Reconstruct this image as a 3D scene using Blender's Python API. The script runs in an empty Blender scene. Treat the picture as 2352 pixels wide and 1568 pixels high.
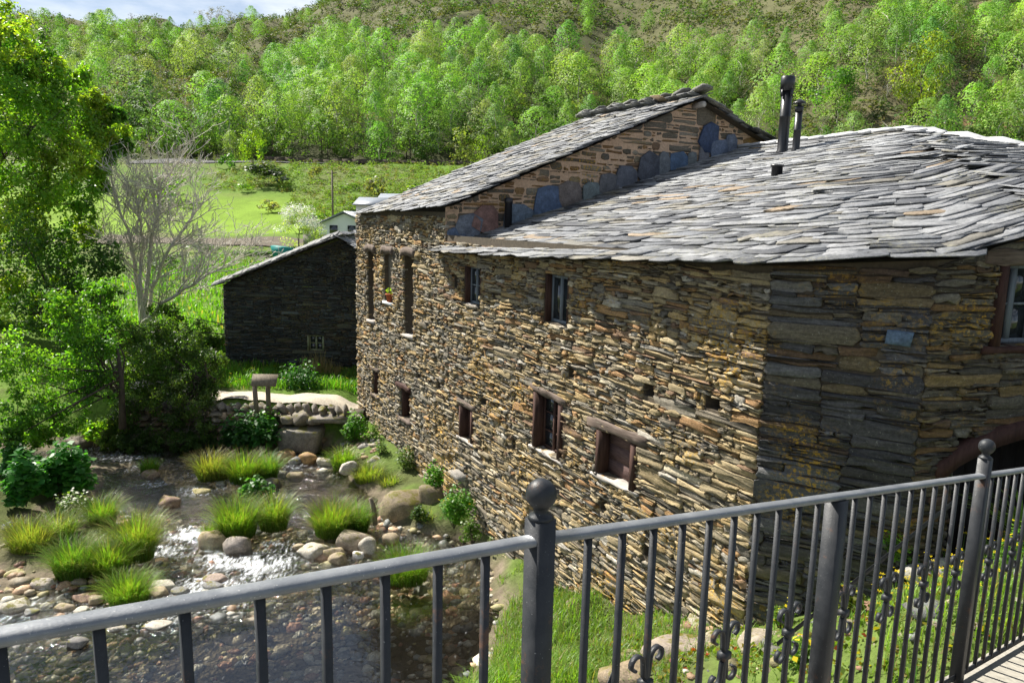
import bpy, math, random
import numpy as np
from mathutils import Vector, Matrix

# ------------------------------------------------------------------ camera
scene = bpy.context.scene
EYE = np.array([0.0, 0.0, 6.0])
LENS = 26.0
PW, PH = 2352.0, 1568.0
FPX = PW * LENS / 36.0
PITCH, ROLL = math.radians(9.5), math.radians(1.27)
_f = np.array([0, math.cos(PITCH), -math.sin(PITCH)])
_r0 = np.array([1.0, 0, 0]); _u0 = np.array([0, math.sin(PITCH), math.cos(PITCH)])
_R = math.cos(ROLL) * _r0 + math.sin(ROLL) * _u0
_U = -math.sin(ROLL) * _r0 + math.cos(ROLL) * _u0
cd = bpy.data.cameras.new('camera'); cam = bpy.data.objects.new('camera', cd)
scene.collection.objects.link(cam); scene.camera = cam
cd.lens = LENS; cd.sensor_width = 36; cd.sensor_fit = 'HORIZONTAL'
cd.clip_start = 0.05; cd.clip_end = 5000
_m = Matrix(((_R[0], _U[0], -_f[0], EYE[0]), (_R[1], _U[1], -_f[1], EYE[1]), (_R[2], _U[2], -_f[2], EYE[2]), (0, 0, 0, 1)))
cam.matrix_world = _m

# ------------------------------------------------------------------ sky, sun, exposure
SUN_H = np.array([-0.812, 0.584]); SUN_H /= np.linalg.norm(SUN_H)
SUN_E = math.radians(48)
world = bpy.data.worlds.new('World'); scene.world = world; world.use_nodes = True
nt = world.node_tree; nt.nodes.clear()
wo = nt.nodes.new('ShaderNodeOutputWorld'); bg = nt.nodes.new('ShaderNodeBackground')
sky = nt.nodes.new('ShaderNodeTexSky'); sky.sky_type = 'NISHITA'; sky.sun_disc = False
sky.sun_elevation = SUN_E
sky.sun_rotation = math.atan2(SUN_H[0], SUN_H[1])
sky.altitude = 600; sky.air_density = 1.0; sky.dust_density = 0.6
tc = nt.nodes.new('ShaderNodeTexCoord'); mp = nt.nodes.new('ShaderNodeMapping')
mp.inputs['Scale'].default_value = (1.0, 1.0, 3.2)
ns = nt.nodes.new('ShaderNodeTexNoise'); ns.inputs['Scale'].default_value = 3.2; ns.inputs['Detail'].default_value = 7
ns.inputs['Roughness'].default_value = 0.6
cr = nt.nodes.new('ShaderNodeValToRGB'); cr.color_ramp.elements[0].position = 0.43; cr.color_ramp.elements[1].position = 0.66
mx = nt.nodes.new('ShaderNodeMixRGB'); mx.inputs[2].default_value = (9.6, 10.2, 11.0, 1)
nt.links.new(tc.outputs['Generated'], mp.inputs[0]); nt.links.new(mp.outputs[0], ns.inputs['Vector'])
nt.links.new(ns.outputs['Fac'], cr.inputs[0]); nt.links.new(cr.outputs[0], mx.inputs[0])
nt.links.new(sky.outputs[0], mx.inputs[1]); nt.links.new(mx.outputs[0], bg.inputs[0]); nt.links.new(bg.outputs[0], wo.inputs[0])
bg.inputs[1].default_value = 0.05
sd = bpy.data.lights.new('sun', 'SUN'); sun = bpy.data.objects.new('sun', sd); scene.collection.objects.link(sun)
sd.energy = 5.0; sd.angle = math.radians(0.5); sd.color = (1.0, 0.95, 0.86)
_s = Vector((SUN_H[0] * math.cos(SUN_E), SUN_H[1] * math.cos(SUN_E), math.sin(SUN_E)))
sun.rotation_euler = _s.to_track_quat('Z', 'Y').to_euler(); sun.location = (-20, 10, 40)
vs = scene.view_settings; vs.view_transform = 'Standard'; vs.look = 'None'; vs.exposure = 1.12; vs.gamma = 1; vs.use_curve_mapping = False
scene.cycles.max_bounces = 8; scene.cycles.transparent_max_bounces = 16
scene.cycles.use_light_tree = False

# ------------------------------------------------------------------ geometry helpers
def ray(px, py):
    return _f + (px - PW / 2) / FPX * _R - (py - PH / 2) / FPX * _U
def atz(px, py, z):                       # where a sight line meets a level z
    d = ray(px, py); return EYE + d * ((z - EYE[2]) / d[2])
def aty(px, py, y):                       # where it meets a vertical plane facing us
    d = ray(px, py); return EYE + d * (y / d[1])
def atplane(px, py, O, N):
    d = ray(px, py); return EYE + d * (np.dot(O - EYE, N) / np.dot(d, N))
def proj(P):
    P = np.asarray(P, float) - EYE
    d = P @ _f
    d = np.where(np.abs(d) < 1e-3, 1e-3, d)
    return PW / 2 + FPX * (P @ _R) / d, PH / 2 - FPX * (P @ _U) / d, d
def V3(*a): return np.array(a, float)
def unit(v):
    v = np.asarray(v, float); return v / np.linalg.norm(v)
rng = np.random.default_rng(7); R = random.Random(11)

col = scene.collection
def link(o, parent=None):
    col.objects.link(o)
    if parent is not None: o.parent = parent
    return o
def tag(o, label=None, cat=None, group=None, kind=None):
    if label: o['label'] = label
    if cat: o['category'] = cat
    if group: o['group'] = group
    if kind: o['kind'] = kind
    return o
def empty(name, loc, label, cat, group=None):
    o = bpy.data.objects.new(name, None); o.empty_display_size = 0.2
    o.location = tuple(loc); link(o); tag(o, label, cat, group)
    return o
def place_child(o, parent):
    """geometry is given in world space: shift it so that it sits right under its parent"""
    if parent is not None:
        L = Vector((0, 0, 0)); p = parent
        while p is not None: L += p.location; p = p.parent
        o.location = -L
def mesh_np(name, V, faces, mats, cols=None, matidx=None, smooth=False):
    """faces: list of int arrays (n,k)"""
    me = bpy.data.meshes.new(name)
    V = np.asarray(V, np.float32).reshape(-1, 3)
    me.vertices.add(len(V)); me.vertices.foreach_set('co', V.ravel())
    faces = [np.asarray(f, np.int32) for f in faces if len(f)]
    loops = np.concatenate([f.ravel() for f in faces])
    tot = np.concatenate([np.full(len(f), f.shape[1], np.int32) for f in faces])
    st = np.concatenate([[0], np.cumsum(tot)[:-1]]).astype(np.int32)
    me.loops.add(len(loops)); me.loops.foreach_set('vertex_index', loops)
    me.polygons.add(len(tot)); me.polygons.foreach_set('loop_start', st); me.polygons.foreach_set('loop_total', tot)
    if matidx is not None: me.polygons.foreach_set('material_index', np.asarray(matidx, np.int32))
    if smooth: me.polygons.foreach_set('use_smooth', np.ones(len(tot), bool))
    if cols is not None:
        a = me.color_attributes.new('Col', 'FLOAT_COLOR', 'POINT')
        c = np.ones((len(V), 4), np.float32); c[:, :3] = cols
        a.data.foreach_set('color', c.ravel())
    for m in (mats if isinstance(mats, (list, tuple)) else [mats]): me.materials.append(m)
    me.update(calc_edges=True); me.validate()
    return me
def obj(name, me, parent=None, label=None, cat=None, group=None, kind=None, world_space=True):
    o = bpy.data.objects.new(name, me); link(o, parent); tag(o, label, cat, group, kind)
    if world_space: place_child(o, parent)
    return o

class MB:
    """collects simple solids; build() gives one mesh"""
    def __init__(s): s.v = []; s.f = {}; s.c = []; s.n = 0; s.sm = False
    def add(s, V, F, c=(1, 1, 1)):
        V = np.asarray(V, float).reshape(-1, 3)
        for f in F: s.f.setdefault(len(f), []).append([i + s.n for i in f])
        s.v.append(V); s.c.append(np.tile(np.asarray(c, float), (len(V), 1)) if np.ndim(c) == 1 else np.asarray(c)); s.n += len(V); return s
    def box(s, O, A, B, C, c=(1, 1, 1)):      # corner O, edge vectors
        O, A, B, C = map(lambda q: np.asarray(q, float), (O, A, B, C))
        V = [O, O + A, O + A + B, O + B, O + C, O + A + C, O + A + B + C, O + B + C]
        return s.add(V, [(0, 3, 2, 1), (4, 5, 6, 7), (0, 1, 5, 4), (1, 2, 6, 5), (2, 3, 7, 6), (3, 0, 4, 7)], c)
    def cbox(s, c0, ax, ay, az, hx, hy, hz, bev=0.0, c=(1, 1, 1)):
        ax, ay, az = map(unit, (ax, ay, az)); c0 = np.asarray(c0, float)
        if bev <= 0:
            return s.box(c0 - ax * hx - ay * hy - az * hz, ax * 2 * hx, ay * 2 * hy, az * 2 * hz, c)
        # bevelled in section (ax, ay), extruded along az
        pts = [(hx - bev, -hy), (hx, -hy + bev), (hx, hy - bev), (hx - bev, hy), (-hx + bev, hy), (-hx, hy - bev), (-hx, -hy + bev), (-hx + bev, -hy)]
        V = [c0 + ax * a + ay * b - az * hz for a, b in pts] + [c0 + ax * a + ay * b + az * hz for a, b in pts]
        F = [tuple(range(7, -1, -1)), tuple(range(8, 16))] + [(i, (i + 1) % 8, 8 + (i + 1) % 8, 8 + i) for i in range(8)]
        return s.add(V, F, c)
    def tube(s, P, r, k=6, c=(1, 1, 1), cap=True):
        P = np.asarray(P, float); n = len(P)
        r = np.full(n, r) if np.isscalar(r) else np.asarray(r)
        V = []; T = np.gradient(P, axis=0)
        a = np.array([0.3, 0.2, 0.93]) if abs(unit(T[0])[2]) < 0.9 else np.array([1.0, 0.1, 0])
        for i in range(n):
            t = unit(T[i] + 1e-9); b = unit(np.cross(t, a)); a = np.cross(b, t)
            for j in range(k):
                th = 2 * math.pi * j / k
                V.append(P[i] + r[i] * (math.cos(th) * a + math.sin(th) * b))
        F = [(i * k + j, i * k + (j + 1) % k, (i + 1) * k + (j + 1) % k, (i + 1) * k + j) for i in range(n - 1) for j in range(k)]
        if cap: F += [tuple(range(k - 1, -1, -1)), tuple((n - 1) * k + j for j in range(k))]
        return s.add(V, F, c)
    def lathe(s, c0, prof, k=16, c=(1, 1, 1)):    # prof: (radius, z)
        V = [(c0[0] + r * math.cos(2 * math.pi * j / k), c0[1] + r * math.sin(2 * math.pi * j / k), c0[2] + z) for r, z in prof for j in range(k)]
        n = len(prof)
        F = [(i * k + j, i * k + (j + 1) % k, (i + 1) * k + (j + 1) % k, (i + 1) * k + j) for i in range(n - 1) for j in range(k)]
        F += [tuple(range(k - 1, -1, -1)), tuple((n - 1) * k + j for j in range(k))]
        return s.add(V, F, c)
    def mesh(s, name, mat, smooth=False):
        V = np.concatenate(s.v); C = np.concatenate(s.c)
        return mesh_np(name, V, [np.array(f) for f in s.f.values()], mat, C, smooth=smooth)
    def build(s, name, mat, parent=None, smooth=False, **kw):
        return obj(name, s.mesh(name, mat, smooth), parent, **kw)

# ------------------------------------------------------------------ materials
def material(name):
    m = bpy.data.materials.new(name); m.use_nodes = True; t = m.node_tree; t.nodes.clear()
    return m, t
def N(t, kind, **inp):
    n = t.nodes.new(kind)
    for k, v in inp.items():
        k2 = k.replace('_', ' ')
        if k2 in n.inputs: n.inputs[k2].default_value = v
        else: setattr(n, k, v)
    return n
def ramp(t, fac, stops):
    r = t.nodes.new('ShaderNodeValToRGB'); e = r.color_ramp.elements
    while len(e) < len(stops): e.new(0.5)
    for i, (p, c) in enumerate(stops):
        e[i].position = p; e[i].color = (c, c, c, 1) if np.isscalar(c) else (*c, 1)
    t.links.new(fac, r.inputs[0]); return r.outputs[0]
def mixc(t, fac, a, b, mode='MIX'):
    n = t.nodes.new('ShaderNodeMixRGB'); n.blend_type = mode
    for i, v in enumerate((fac, a, b)):
        if hasattr(v, 'is_linked'): t.links.new(v, n.inputs[i])
        elif i == 0: n.inputs[0].default_value = v
        else: n.inputs[i].default_value = (*v, 1) if not np.isscalar(v) else (v, v, v, 1)
    return n.outputs[0]
def noise(t, vec, scale, detail=4, rough=0.55, out='Fac'):
    n = t.nodes.new('ShaderNodeTexNoise'); n.inputs['Scale'].default_value = scale
    n.inputs['Detail'].default_value = detail; n.inputs['Roughness'].default_value = rough
    if vec is not None: t.links.new(vec, n.inputs['Vector'])
    return n.outputs[out]
def coords(t, scale=None):
    g = t.nodes.new('ShaderNodeNewGeometry').outputs['Position']
    if scale is None: return g
    m = t.nodes.new('ShaderNodeMapping'); m.inputs['Scale'].default_value = scale
    t.links.new(g, m.inputs[0]); return m.outputs[0]
def attr(t): 
    a = t.nodes.new('ShaderNodeAttribute'); a.attribute_name = 'Col'; return a.outputs['Color']
def principled(t, colr, rough=0.8, spec=0.5, metal=0.0, bump=None, bstr=0.4, bdist=0.02):
    p = t.nodes.new('ShaderNodeBsdfPrincipled'); o = t.nodes.new('ShaderNodeOutputMaterial')
    if hasattr(colr, 'is_linked'): t.links.new(colr, p.inputs['Base Color'])
    else: p.inputs['Base Color'].default_value = (*colr, 1)
    if hasattr(rough, 'is_linked'): t.links.new(rough, p.inputs['Roughness'])
    else: p.inputs['Roughness'].default_value = rough
    p.inputs['Specular IOR Level'].default_value = spec; p.inputs['Metallic'].default_value = metal
    if bump is not None:
        b = t.nodes.new('ShaderNodeBump'); b.inputs['Strength'].default_value = bstr; b.inputs['Distance'].default_value = bdist
        t.links.new(bump, b.inputs['Height']); t.links.new(b.outputs[0], p.inputs['Normal'])
    t.links.new(p.outputs[0], o.inputs[0]); return p

def stone_mat(name, lichen=0.5, layer=True, rough=0.85, bstr=0.7, moss=0.0, lcol=(0.42, 0.24, 0.03), spec=0.3, lscale=2.2):
    m, t = material(name); g = coords(t)
    c = attr(t)
    n1 = noise(t, coords(t, (5, 5, 26)) if layer else g, 1.6 if layer else 9, 5, 0.65)
    c = mixc(t, 1.0, c, ramp(t, n1, [(0.25, 0.55), (0.5, 0.95), (0.75, 1.45)]), 'MULTIPLY')
    n2 = noise(t, g, 38, 3)
    c = mixc(t, 1.0, c, ramp(t, n2, [(0.3, 0.72), (0.7, 1.22)]), 'MULTIPLY')
    if lichen > 0:
        f1 = ramp(t, noise(t, g, lscale, 3, 0.5), [(0.5, 0.0), (0.66, 1.0)])
        f2 = ramp(t, noise(t, g, 21, 4, 0.7), [(0.50, 0.0), (0.60, 1.0)])
        f = mixc(t, 1.0, f1, f2, 'MULTIPLY'); f = mixc(t, 1.0, f, lichen, 'MULTIPLY')
        c = mixc(t, f, c, lcol)
        f3 = ramp(t, noise(t, g, 33, 4, 0.75), [(0.62, 0.0), (0.70, 0.6)])
        c = mixc(t, f3, c, (0.42, 0.42, 0.36))
    if moss > 0:
        ge = t.nodes.new('ShaderNodeNewGeometry'); sp = t.nodes.new('ShaderNodeSeparateXYZ'); t.links.new(ge.outputs['Normal'], sp.inputs[0])
        f1 = ramp(t, noise(t, g, 4.5, 4, 0.65), [(0.62 - 0.2 * moss, 0.0), (0.72 - 0.2 * moss, 1.0)])
        up = ramp(t, sp.outputs[2], [(0.05, 0.0), (0.7, 1.0)])
        c = mixc(t, mixc(t, 1.0, f1, up, 'MULTIPLY'), c, (0.12, 0.11, 0.012))
    h = mixc(t, 0.5, n1, noise(t, g, 60, 4, 0.7))
    principled(t, c, rough, spec, bump=h, bstr=bstr, bdist=0.03)
    return m
def leaf_mat(name, trans=0.45, rough=0.45, tint=(1.25, 1.25, 0.35), spec=0.35, objvar=0.0):
    m, t = material(name)
    c = attr(t)
    if objvar > 0:
        oi = t.nodes.new('ShaderNodeObjectInfo')
        c = mixc(t, 1.0, c, ramp(t, oi.outputs['Random'], [(0.0, (1 - objvar, 1 - objvar, 1 - objvar * .6)), (0.3, (1.1, 1.0, 0.95)), (0.6, (0.8 , 0.95, 0.9)), (1.0, (1 + objvar * 1.6, 1 + objvar, 1.2))]), 'MULTIPLY')
    p = t.nodes.new('ShaderNodeBsdfPrincipled'); t.links.new(c, p.inputs['Base Color'])
    p.inputs['Roughness'].default_value = rough; p.inputs['Specular IOR Level'].default_value = spec
    tr = t.nodes.new('ShaderNodeBsdfTranslucent'); t.links.new(mixc(t, 1.0, c, tint, 'MULTIPLY'), tr.inputs[0])
    mi = t.nodes.new('ShaderNodeMixShader'); mi.inputs[0].default_value = trans
    o = t.nodes.new('ShaderNodeOutputMaterial')
    t.links.new(p.outputs[0], mi.inputs[1]); t.links.new(tr.outputs[0], mi.inputs[2]); t.links.new(mi.outputs[0], o.inputs[0])
    return m
def wood_mat(name, c1, c2, sc=(30, 30, 3), rough=0.8):
    m, t = material(name); n1 = noise(t, coords(t, sc), 1.0, 6, 0.7)
    c = ramp(t, n1, [(0.3, c1), (0.7, c2)])
    principled(t, c, rough, 0.25, bump=n1, bstr=0.6, bdist=0.01); return m
def plain_mat(name, c, rough=0.6, var=0.15, sc=20, **kw):
    m, t = material(name); n1 = noise(t, coords(t), sc, 5, 0.6)
    cc = mixc(t, 1.0, c, ramp(t, n1, [(0.3, 1 - var), (0.7, 1 + var)]), 'MULTIPLY')
    principled(t, cc, rough, bump=n1, bstr=kw.pop('bstr', 0.15), bdist=0.01, **kw); return m

M = {}
M['wall'] = stone_mat('rubble_stone', 0.8, lcol=(0.50, 0.29, 0.025), lscale=1.1)
M['wall_shade'] = stone_mat('slate_stone', 0.5, lcol=(0.20, 0.17, 0.03))
M['slate'] = stone_mat('roof_slate', 0.0, layer=False, rough=0.62, bstr=0.5, spec=0.32)
M['slate_lichen'] = stone_mat('old_roof_slate', 0.35, layer=False, rough=0.65, bstr=0.6, lcol=(0.36, 0.34, 0.18), lscale=1.2, spec=0.3)
M['rock'] = stone_mat('river_rock', 0.35, layer=False, rough=0.7, bstr=0.6, moss=0.55, lcol=(0.30, 0.24, 0.09))
M['pebble'] = stone_mat('pebble', 0.0, layer=False, rough=0.6, bstr=0.4)
M['mortar_dark'] = plain_mat('earth_mortar', (0.08, 0.063, 0.042), 0.95, 0.3)
M['mortar_orange'] = plain_mat('ochre_mortar', (0.52, 0.355, 0.235), 0.95, 0.22, 25, bstr=0.5)
M['wood_brown'] = wood_mat('brown_wood', (0.028, 0.012, 0.009), (0.085, 0.045, 0.034))
M['wood_lintel'] = wood_mat('weathered_lintel', (0.06, 0.042, 0.033), (0.20, 0.155, 0.125), (4, 4, 45))
M['wood_pale'] = wood_mat('bleached_wood', (0.27, 0.24, 0.21), (0.52, 0.48, 0.44), (5, 5, 40))
M['wood_post'] = wood_mat('grey_post_wood', (0.10, 0.08, 0.055), (0.26, 0.22, 0.16))
M['bark_pale'] = wood_mat('pale_bark', (0.36, 0.33, 0.27), (0.66, 0.62, 0.53), (9, 9, 5))
M['bark'] = wood_mat('dark_bark', (0.04, 0.033, 0.025), (0.11, 0.09, 0.07), (12, 12, 4))
M['leaf'] = leaf_mat('leaf', 0.55, 0.42, (1.6, 1.8, 0.45))
M['leaf_far'] = leaf_mat('far_leaf', 0.35, 0.6, (1.35, 1.6, 0.55), 0.15, objvar=0.25)
M['grass'] = leaf_mat('grass_blade', 0.5, 0.42, (1.4, 1.6, 0.4))
M['petal'] = leaf_mat('petal', 0.4, 0.6, (1, 1, 1))
def metal_mat():
    m, t = material('painted_iron'); g = coords(t)
    n1 = noise(t, g, 14, 5, 0.7); n2 = noise(t, g, 160, 2)
    c = ramp(t, n1, [(0.35, (0.013, 0.015, 0.018)), (0.7, (0.030, 0.032, 0.036))])
    c = mixc(t, ramp(t, n2, [(0.72, 0.0), (0.76, 0.6)]), c, (0.35, 0.35, 0.34))
    c = mixc(t, ramp(t, noise(t, g, 9, 7, 0.8), [(0.58, 0.0), (0.68, 0.6)]), c, (0.13, 0.055, 0.022))
    principled(t, c, ramp(t, n1, [(0.3, 0.42), (0.7, 0.6)]), 0.35, 0.0, bump=n2, bstr=0.25, bdist=0.002); return m
def rail_mat():
    m, t = material('worn_rail_paint'); g = coords(t)
    n1 = noise(t, g, 9, 6, 0.7); n2 = noise(t, g, 190, 2)
    c = ramp(t, n1, [(0.3, (0.13, 0.14, 0.155)), (0.72, (0.23, 0.24, 0.25))])
    c = mixc(t, ramp(t, n2, [(0.68, 0.0), (0.73, 0.8)]), c, (0.5, 0.5, 0.48))
    c = mixc(t, ramp(t, noise(t, g, 12, 6, 0.75), [(0.64, 0.0), (0.72, 0.5)]), c, (0.16, 0.085, 0.04))
    principled(t, c, ramp(t, n1, [(0.3, 0.38), (0.7, 0.55)]), 0.5, 0.25, bump=n2, bstr=0.3, bdist=0.002); return m
M['iron'] = metal_mat(); M['rail'] = rail_mat()
M['pipe'] = plain_mat('black_flue_paint', (0.014, 0.014, 0.016), 0.38, 0.1)
M['terracotta'] = plain_mat('terracotta', (0.42, 0.10, 0.035), 0.8)
M['white'] = plain_mat('whitewash', (0.72, 0.72, 0.72), 0.85, 0.06)
M['far_roof'] = plain_mat('far_slate_roof', (0.17, 0.19, 0.22), 0.5, 0.2, 6)
M['teal'] = plain_mat('teal_paint', (0.01, 0.22, 0.20), 0.5)
M['concrete'] = plain_mat('pale_concrete', (0.24, 0.225, 0.19), 0.9, 0.2, 30, bstr=0.4)
M['gravel'] = plain_mat('gravel_path', (0.46, 0.40, 0.31), 0.95, 0.25, 22, bstr=0.7)
M['soil'] = plain_mat('ploughed_soil', (0.085, 0.065, 0.04), 0.95, 0.35, 3, bstr=0.6)
M['asphalt'] = plain_mat('asphalt', (0.055, 0.055, 0.055), 0.9)
M['curtain'] = plain_mat('white_curtain', (0.5, 0.47, 0.44), 0.9, 0.2)
m, t = material('dark_interior'); principled(t, (0.012, 0.010, 0.009), 0.9); M['dark'] = m
m, t = material('window_glass'); principled(t, (0.02, 0.025, 0.028), 0.06, 0.9); M['glass'] = m
m, t = material('cream_mortar_and_glare'); n1 = noise(t, coords(t), 9, 5); principled(t, ramp(t, n1, [(0.3, 0.42), (0.7, 0.62)]), 0.6, 0.4, bump=n1); M['cement'] = m
def water_mat():
    m, t = material('stream_water'); g = coords(t)
    b1 = noise(t, coords(t, (1.0, 0.75, 1)), 4.0, 3, 0.55); b2 = noise(t, coords(t, (1, .8, 1)), 17, 3, 0.6)
    rough_area = ramp(t, noise(t, None, 1), [(0, 0), (1, 0)])  # replaced by attribute below
    a = t.nodes.new('ShaderNodeAttribute'); a.attribute_name = 'Col'   # R: rapids, G: foam
    sp = t.nodes.new('ShaderNodeSeparateColor'); t.links.new(a.outputs['Color'], sp.inputs[0])
    h = mixc(t, 0.5, b1, b2)
    amp = t.nodes.new('ShaderNodeMath'); amp.operation = 'MULTIPLY_ADD'; amp.inputs[1].default_value = 1.0; amp.inputs[2].default_value = 0.05
    t.links.new(sp.outputs[0], amp.inputs[0])
    bu = t.nodes.new('ShaderNodeBump'); bu.inputs['Distance'].default_value = 0.17
    t.links.new(amp.outputs[0], bu.inputs['Strength']); t.links.new(h, bu.inputs['Height'])
    fr = t.nodes.new('ShaderNodeFresnel'); fr.inputs[0].default_value = 1.65; t.links.new(bu.outputs[0], fr.inputs[1])
    gl = t.nodes.new('ShaderNodeBsdfGlossy'); gl.inputs['Roughness'].default_value = 0.05; t.links.new(bu.outputs[0], gl.inputs['Normal'])
    gl.inputs['Color'].default_value = (1, 1, 1, 1)
    tr = t.nodes.new('ShaderNodeBsdfTransparent'); tr.inputs[0].default_value = (0.95, 0.95, 0.88, 1)
    mi = t.nodes.new('ShaderNodeMixShader'); t.links.new(fr.outputs[0], mi.inputs[0]); t.links.new(tr.outputs[0], mi.inputs[1]); t.links.new(gl.outputs[0], mi.inputs[2])
    # foam
    fo = t.nodes.new('ShaderNodeBsdfPrincipled'); fo.inputs['Base Color'].default_value = (0.8, 0.83, 0.86, 1); fo.inputs['Roughness'].default_value = 0.35
    fn = noise(t, coords(t, (1.3, 0.45, 1)), 15, 7, 0.75)
    ad = t.nodes.new('ShaderNodeMath'); ad.operation = 'MULTIPLY_ADD'; ad.inputs[1].default_value = 0.32; t.links.new(sp.outputs[1], ad.inputs[0]); t.links.new(fn, ad.inputs[2])
    ff = ramp(t, ad.outputs[0], [(0.62, 0.0), (0.86, 0.85)])
    m2 = t.nodes.new('ShaderNodeMixShader'); t.links.new(ff, m2.inputs[0]); t.links.new(mi.outputs[0], m2.inputs[1]); t.links.new(fo.outputs[0], m2.inputs[2])
    o = t.nodes.new('ShaderNodeOutputMaterial'); t.links.new(m2.outputs[0], o.inputs[0]); return m
M['water'] = water_mat()
def ground_mat():
    m, t = material('ground_cover'); g = coords(t); c = attr(t)
    n1 = noise(t, g, 0.22, 9, 0.72); n2 = noise(t, g, 7, 5, 0.7)
    c = mixc(t, 1.0, c, ramp(t, n1, [(0.3, 0.72), (0.7, 1.25)]), 'MULTIPLY')
    c = mixc(t, 1.0, c, ramp(t, n2, [(0.3, 0.65), (0.7, 1.3)]), 'MULTIPLY')
    principled(t, c, 0.95, 0.1, bump=n2, bstr=0.6, bdist=0.08); return m
M['ground'] = ground_mat()

# ------------------------------------------------------------------ masonry and slates
def tile(u0, v0, u1, v1, hm, wm, cell=(1.3, 0.30)):
    """irregular coursed rubble: staggered cells split at random"""
    out = []
    def split(a, b, c, d):
        w, h = c - a, d - b
        ht = hm * min(2.6, math.exp(R.gauss(0, 0.62))); wt = wm * math.exp(R.gauss(0, 0.6))
        if w > 1.3 and R.random() < 0.6:
            k = a + w * R.uniform(0.3, 0.7); split(a, b, k, d); split(k, b, c, d)
        elif h > ht * 1.45:
            k = b + h * R.uniform(0.3, 0.7); split(a, b, c, k); split(a, k, c, d)
        elif w > max(wt * 1.5, h * 1.2):
            k = a + w * R.uniform(0.3, 0.7); split(a, b, k, d); split(k, b, c, d)
        else: out.append((a, b, c, d))
    v = v0; i = 0
    while v < v1:
        ch = cell[1] * R.uniform(0.7, 1.25); ve = min(v + ch, v1)
        if v1 - ve < 0.15: ve = v1
        u = u0 - (cell[0] * R.random())
        while u < u1:
            ue = u + cell[0] * R.uniform(0.6, 1.3)
            split(max(u, u0), v, min(ue, u1), ve) if ue > u0 + 0.02 else None
            u = ue
        v = ve; i += 1
    return out
def cut(rects, holes, pad=0.01):
    for (a, b, c, d) in holes:
        nxt = []
        for r in rects:
            x0, y0, x1, y1 = r
            if x1 <= a or x0 >= c or y1 <= b or y0 >= d: nxt.append(r); continue
            cand = [(x0, y0, a - pad, y1), (c + pad, y0, x1, y1), (x0, y0, x1, b - pad), (x0, d + pad, x1, y1)]
            cand = [q for q in cand if q[2] - q[0] > 0.035 and q[3] - q[1] > 0.025]
            if cand: nxt.append(max(cand, key=lambda q: (q[2] - q[0]) * (q[3] - q[1])))
        rects = nxt
    return rects
def carve(rects, holes):
    for (a, b, c, d) in holes:
        nxt = []
        for x0, y0, x1, y1 in rects:
            if x1 <= a or x0 >= c or y1 <= b or y0 >= d: nxt.append((x0, y0, x1, y1)); continue
            A, C_ = max(x0, a), min(x1, c)
            if x0 < a: nxt.append((x0, y0, a, y1))
            if x1 > c: nxt.append((c, y0, x1, y1))
            if y0 < b: nxt.append((A, y0, C_, b))
            if y1 > d: nxt.append((A, d, C_, y1))
        rects = nxt
    return rects
def clip_poly(P, planes):
    """planes: (nx, ny, d) keep nx*x+ny*y <= d"""
    for nx, ny, d in planes:
        Q = []; n = len(P)
        for i in range(n):
            a, b = P[i], P[(i + 1) % n]
            da, db = nx * a[0] + ny * a[1] - d, nx * b[0] + ny * b[1] - d
            if da <= 0: Q.append(a)
            if (da < 0 < db) or (db < 0 < da):
                k = da / (da - db); Q.append((a[0] + k * (b[0] - a[0]), a[1] + k * (b[1] - a[1])))
        P = Q
        if len(P) < 3: return []
    return P
def stone_poly(a, b, c, d, gap, rough=0.012):
    a += gap; b += gap; c -= gap; d -= gap
    w, h = c - a, d - b
    if w < 0.015 or h < 0.012: return None
    k = min(w, h) * R.uniform(0.12, 0.38)
    j = lambda s=1.0: R.gauss(0, rough * s)
    s = R.uniform(-0.10, 0.10) * h
    pts = [(a + k + j(), b + j()), ((a + c) / 2 + j(), b + j(.8)), (c - k + j(), b + s + j()), (c + j(), b + k + j(.6)), (c + j(), d - k + j(.6)), (c - k + j(), d + j()), ((a + c) / 2 + j(), d + s + j(.8)), (a + k + j(), d + j()), (a + j(), d - k * .8 + j(.6)), (a + j(), b + k * .8 + j(.6))]
    return pts
def area2(P):
    return 0.5 * abs(sum(P[i][0] * P[(i + 1) % len(P)][1] - P[(i + 1) % len(P)][0] * P[i][1] for i in range(len(P))))
def piece(P, front, bev, back=-0.08, tilt=0.012, backcap=False, bump=0.006):
    """P 2-D outline (ccw) -> verts (u,v,n), faces"""
    n = len(P); cx = sum(p[0] for p in P) / n; cy = sum(p[1] for p in P) / n
    w = max(p[0] for p in P) - min(p[0] for p in P) + 1e-6; h = max(p[1] for p in P) - min(p[1] for p in P) + 1e-6
    tu, tv = R.gauss(0, tilt), R.gauss(0, tilt)
    V = [(x, y, back) for x, y in P] + [(x, y, front - bev + tu * (x - cx) / w + R.gauss(0, bump * .6)) for x, y in P]
    ku = max(0.3, 1 - bev * 1.3 / w * 2); kv = max(0.3, 1 - bev * 1.3 / h * 2)
    V += [(cx + (x - cx) * ku, cy + (y - cy) * kv, front + tu * (x - cx) / w + tv * (y - cy) / h + R.gauss(0, bump)) for x, y in P]
    V.append((cx, cy, front + abs(R.gauss(0, bump))))
    F = []
    for i in range(n):
        k = (i + 1) % n
        F += [(i, k, n + k, n + i), (n + i, n + k, 2 * n + k, 2 * n + i), (2 * n + i, 2 * n + k, 3 * n)]
    if backcap: F.append(tuple(range(n - 1, -1, -1)))
    return np.array(V), F
def frame_map(V, O, U, Vv, Nn):
    return O + V[:, :1] * U + V[:, 1:2] * Vv + V[:, 2:3] * Nn
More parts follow.
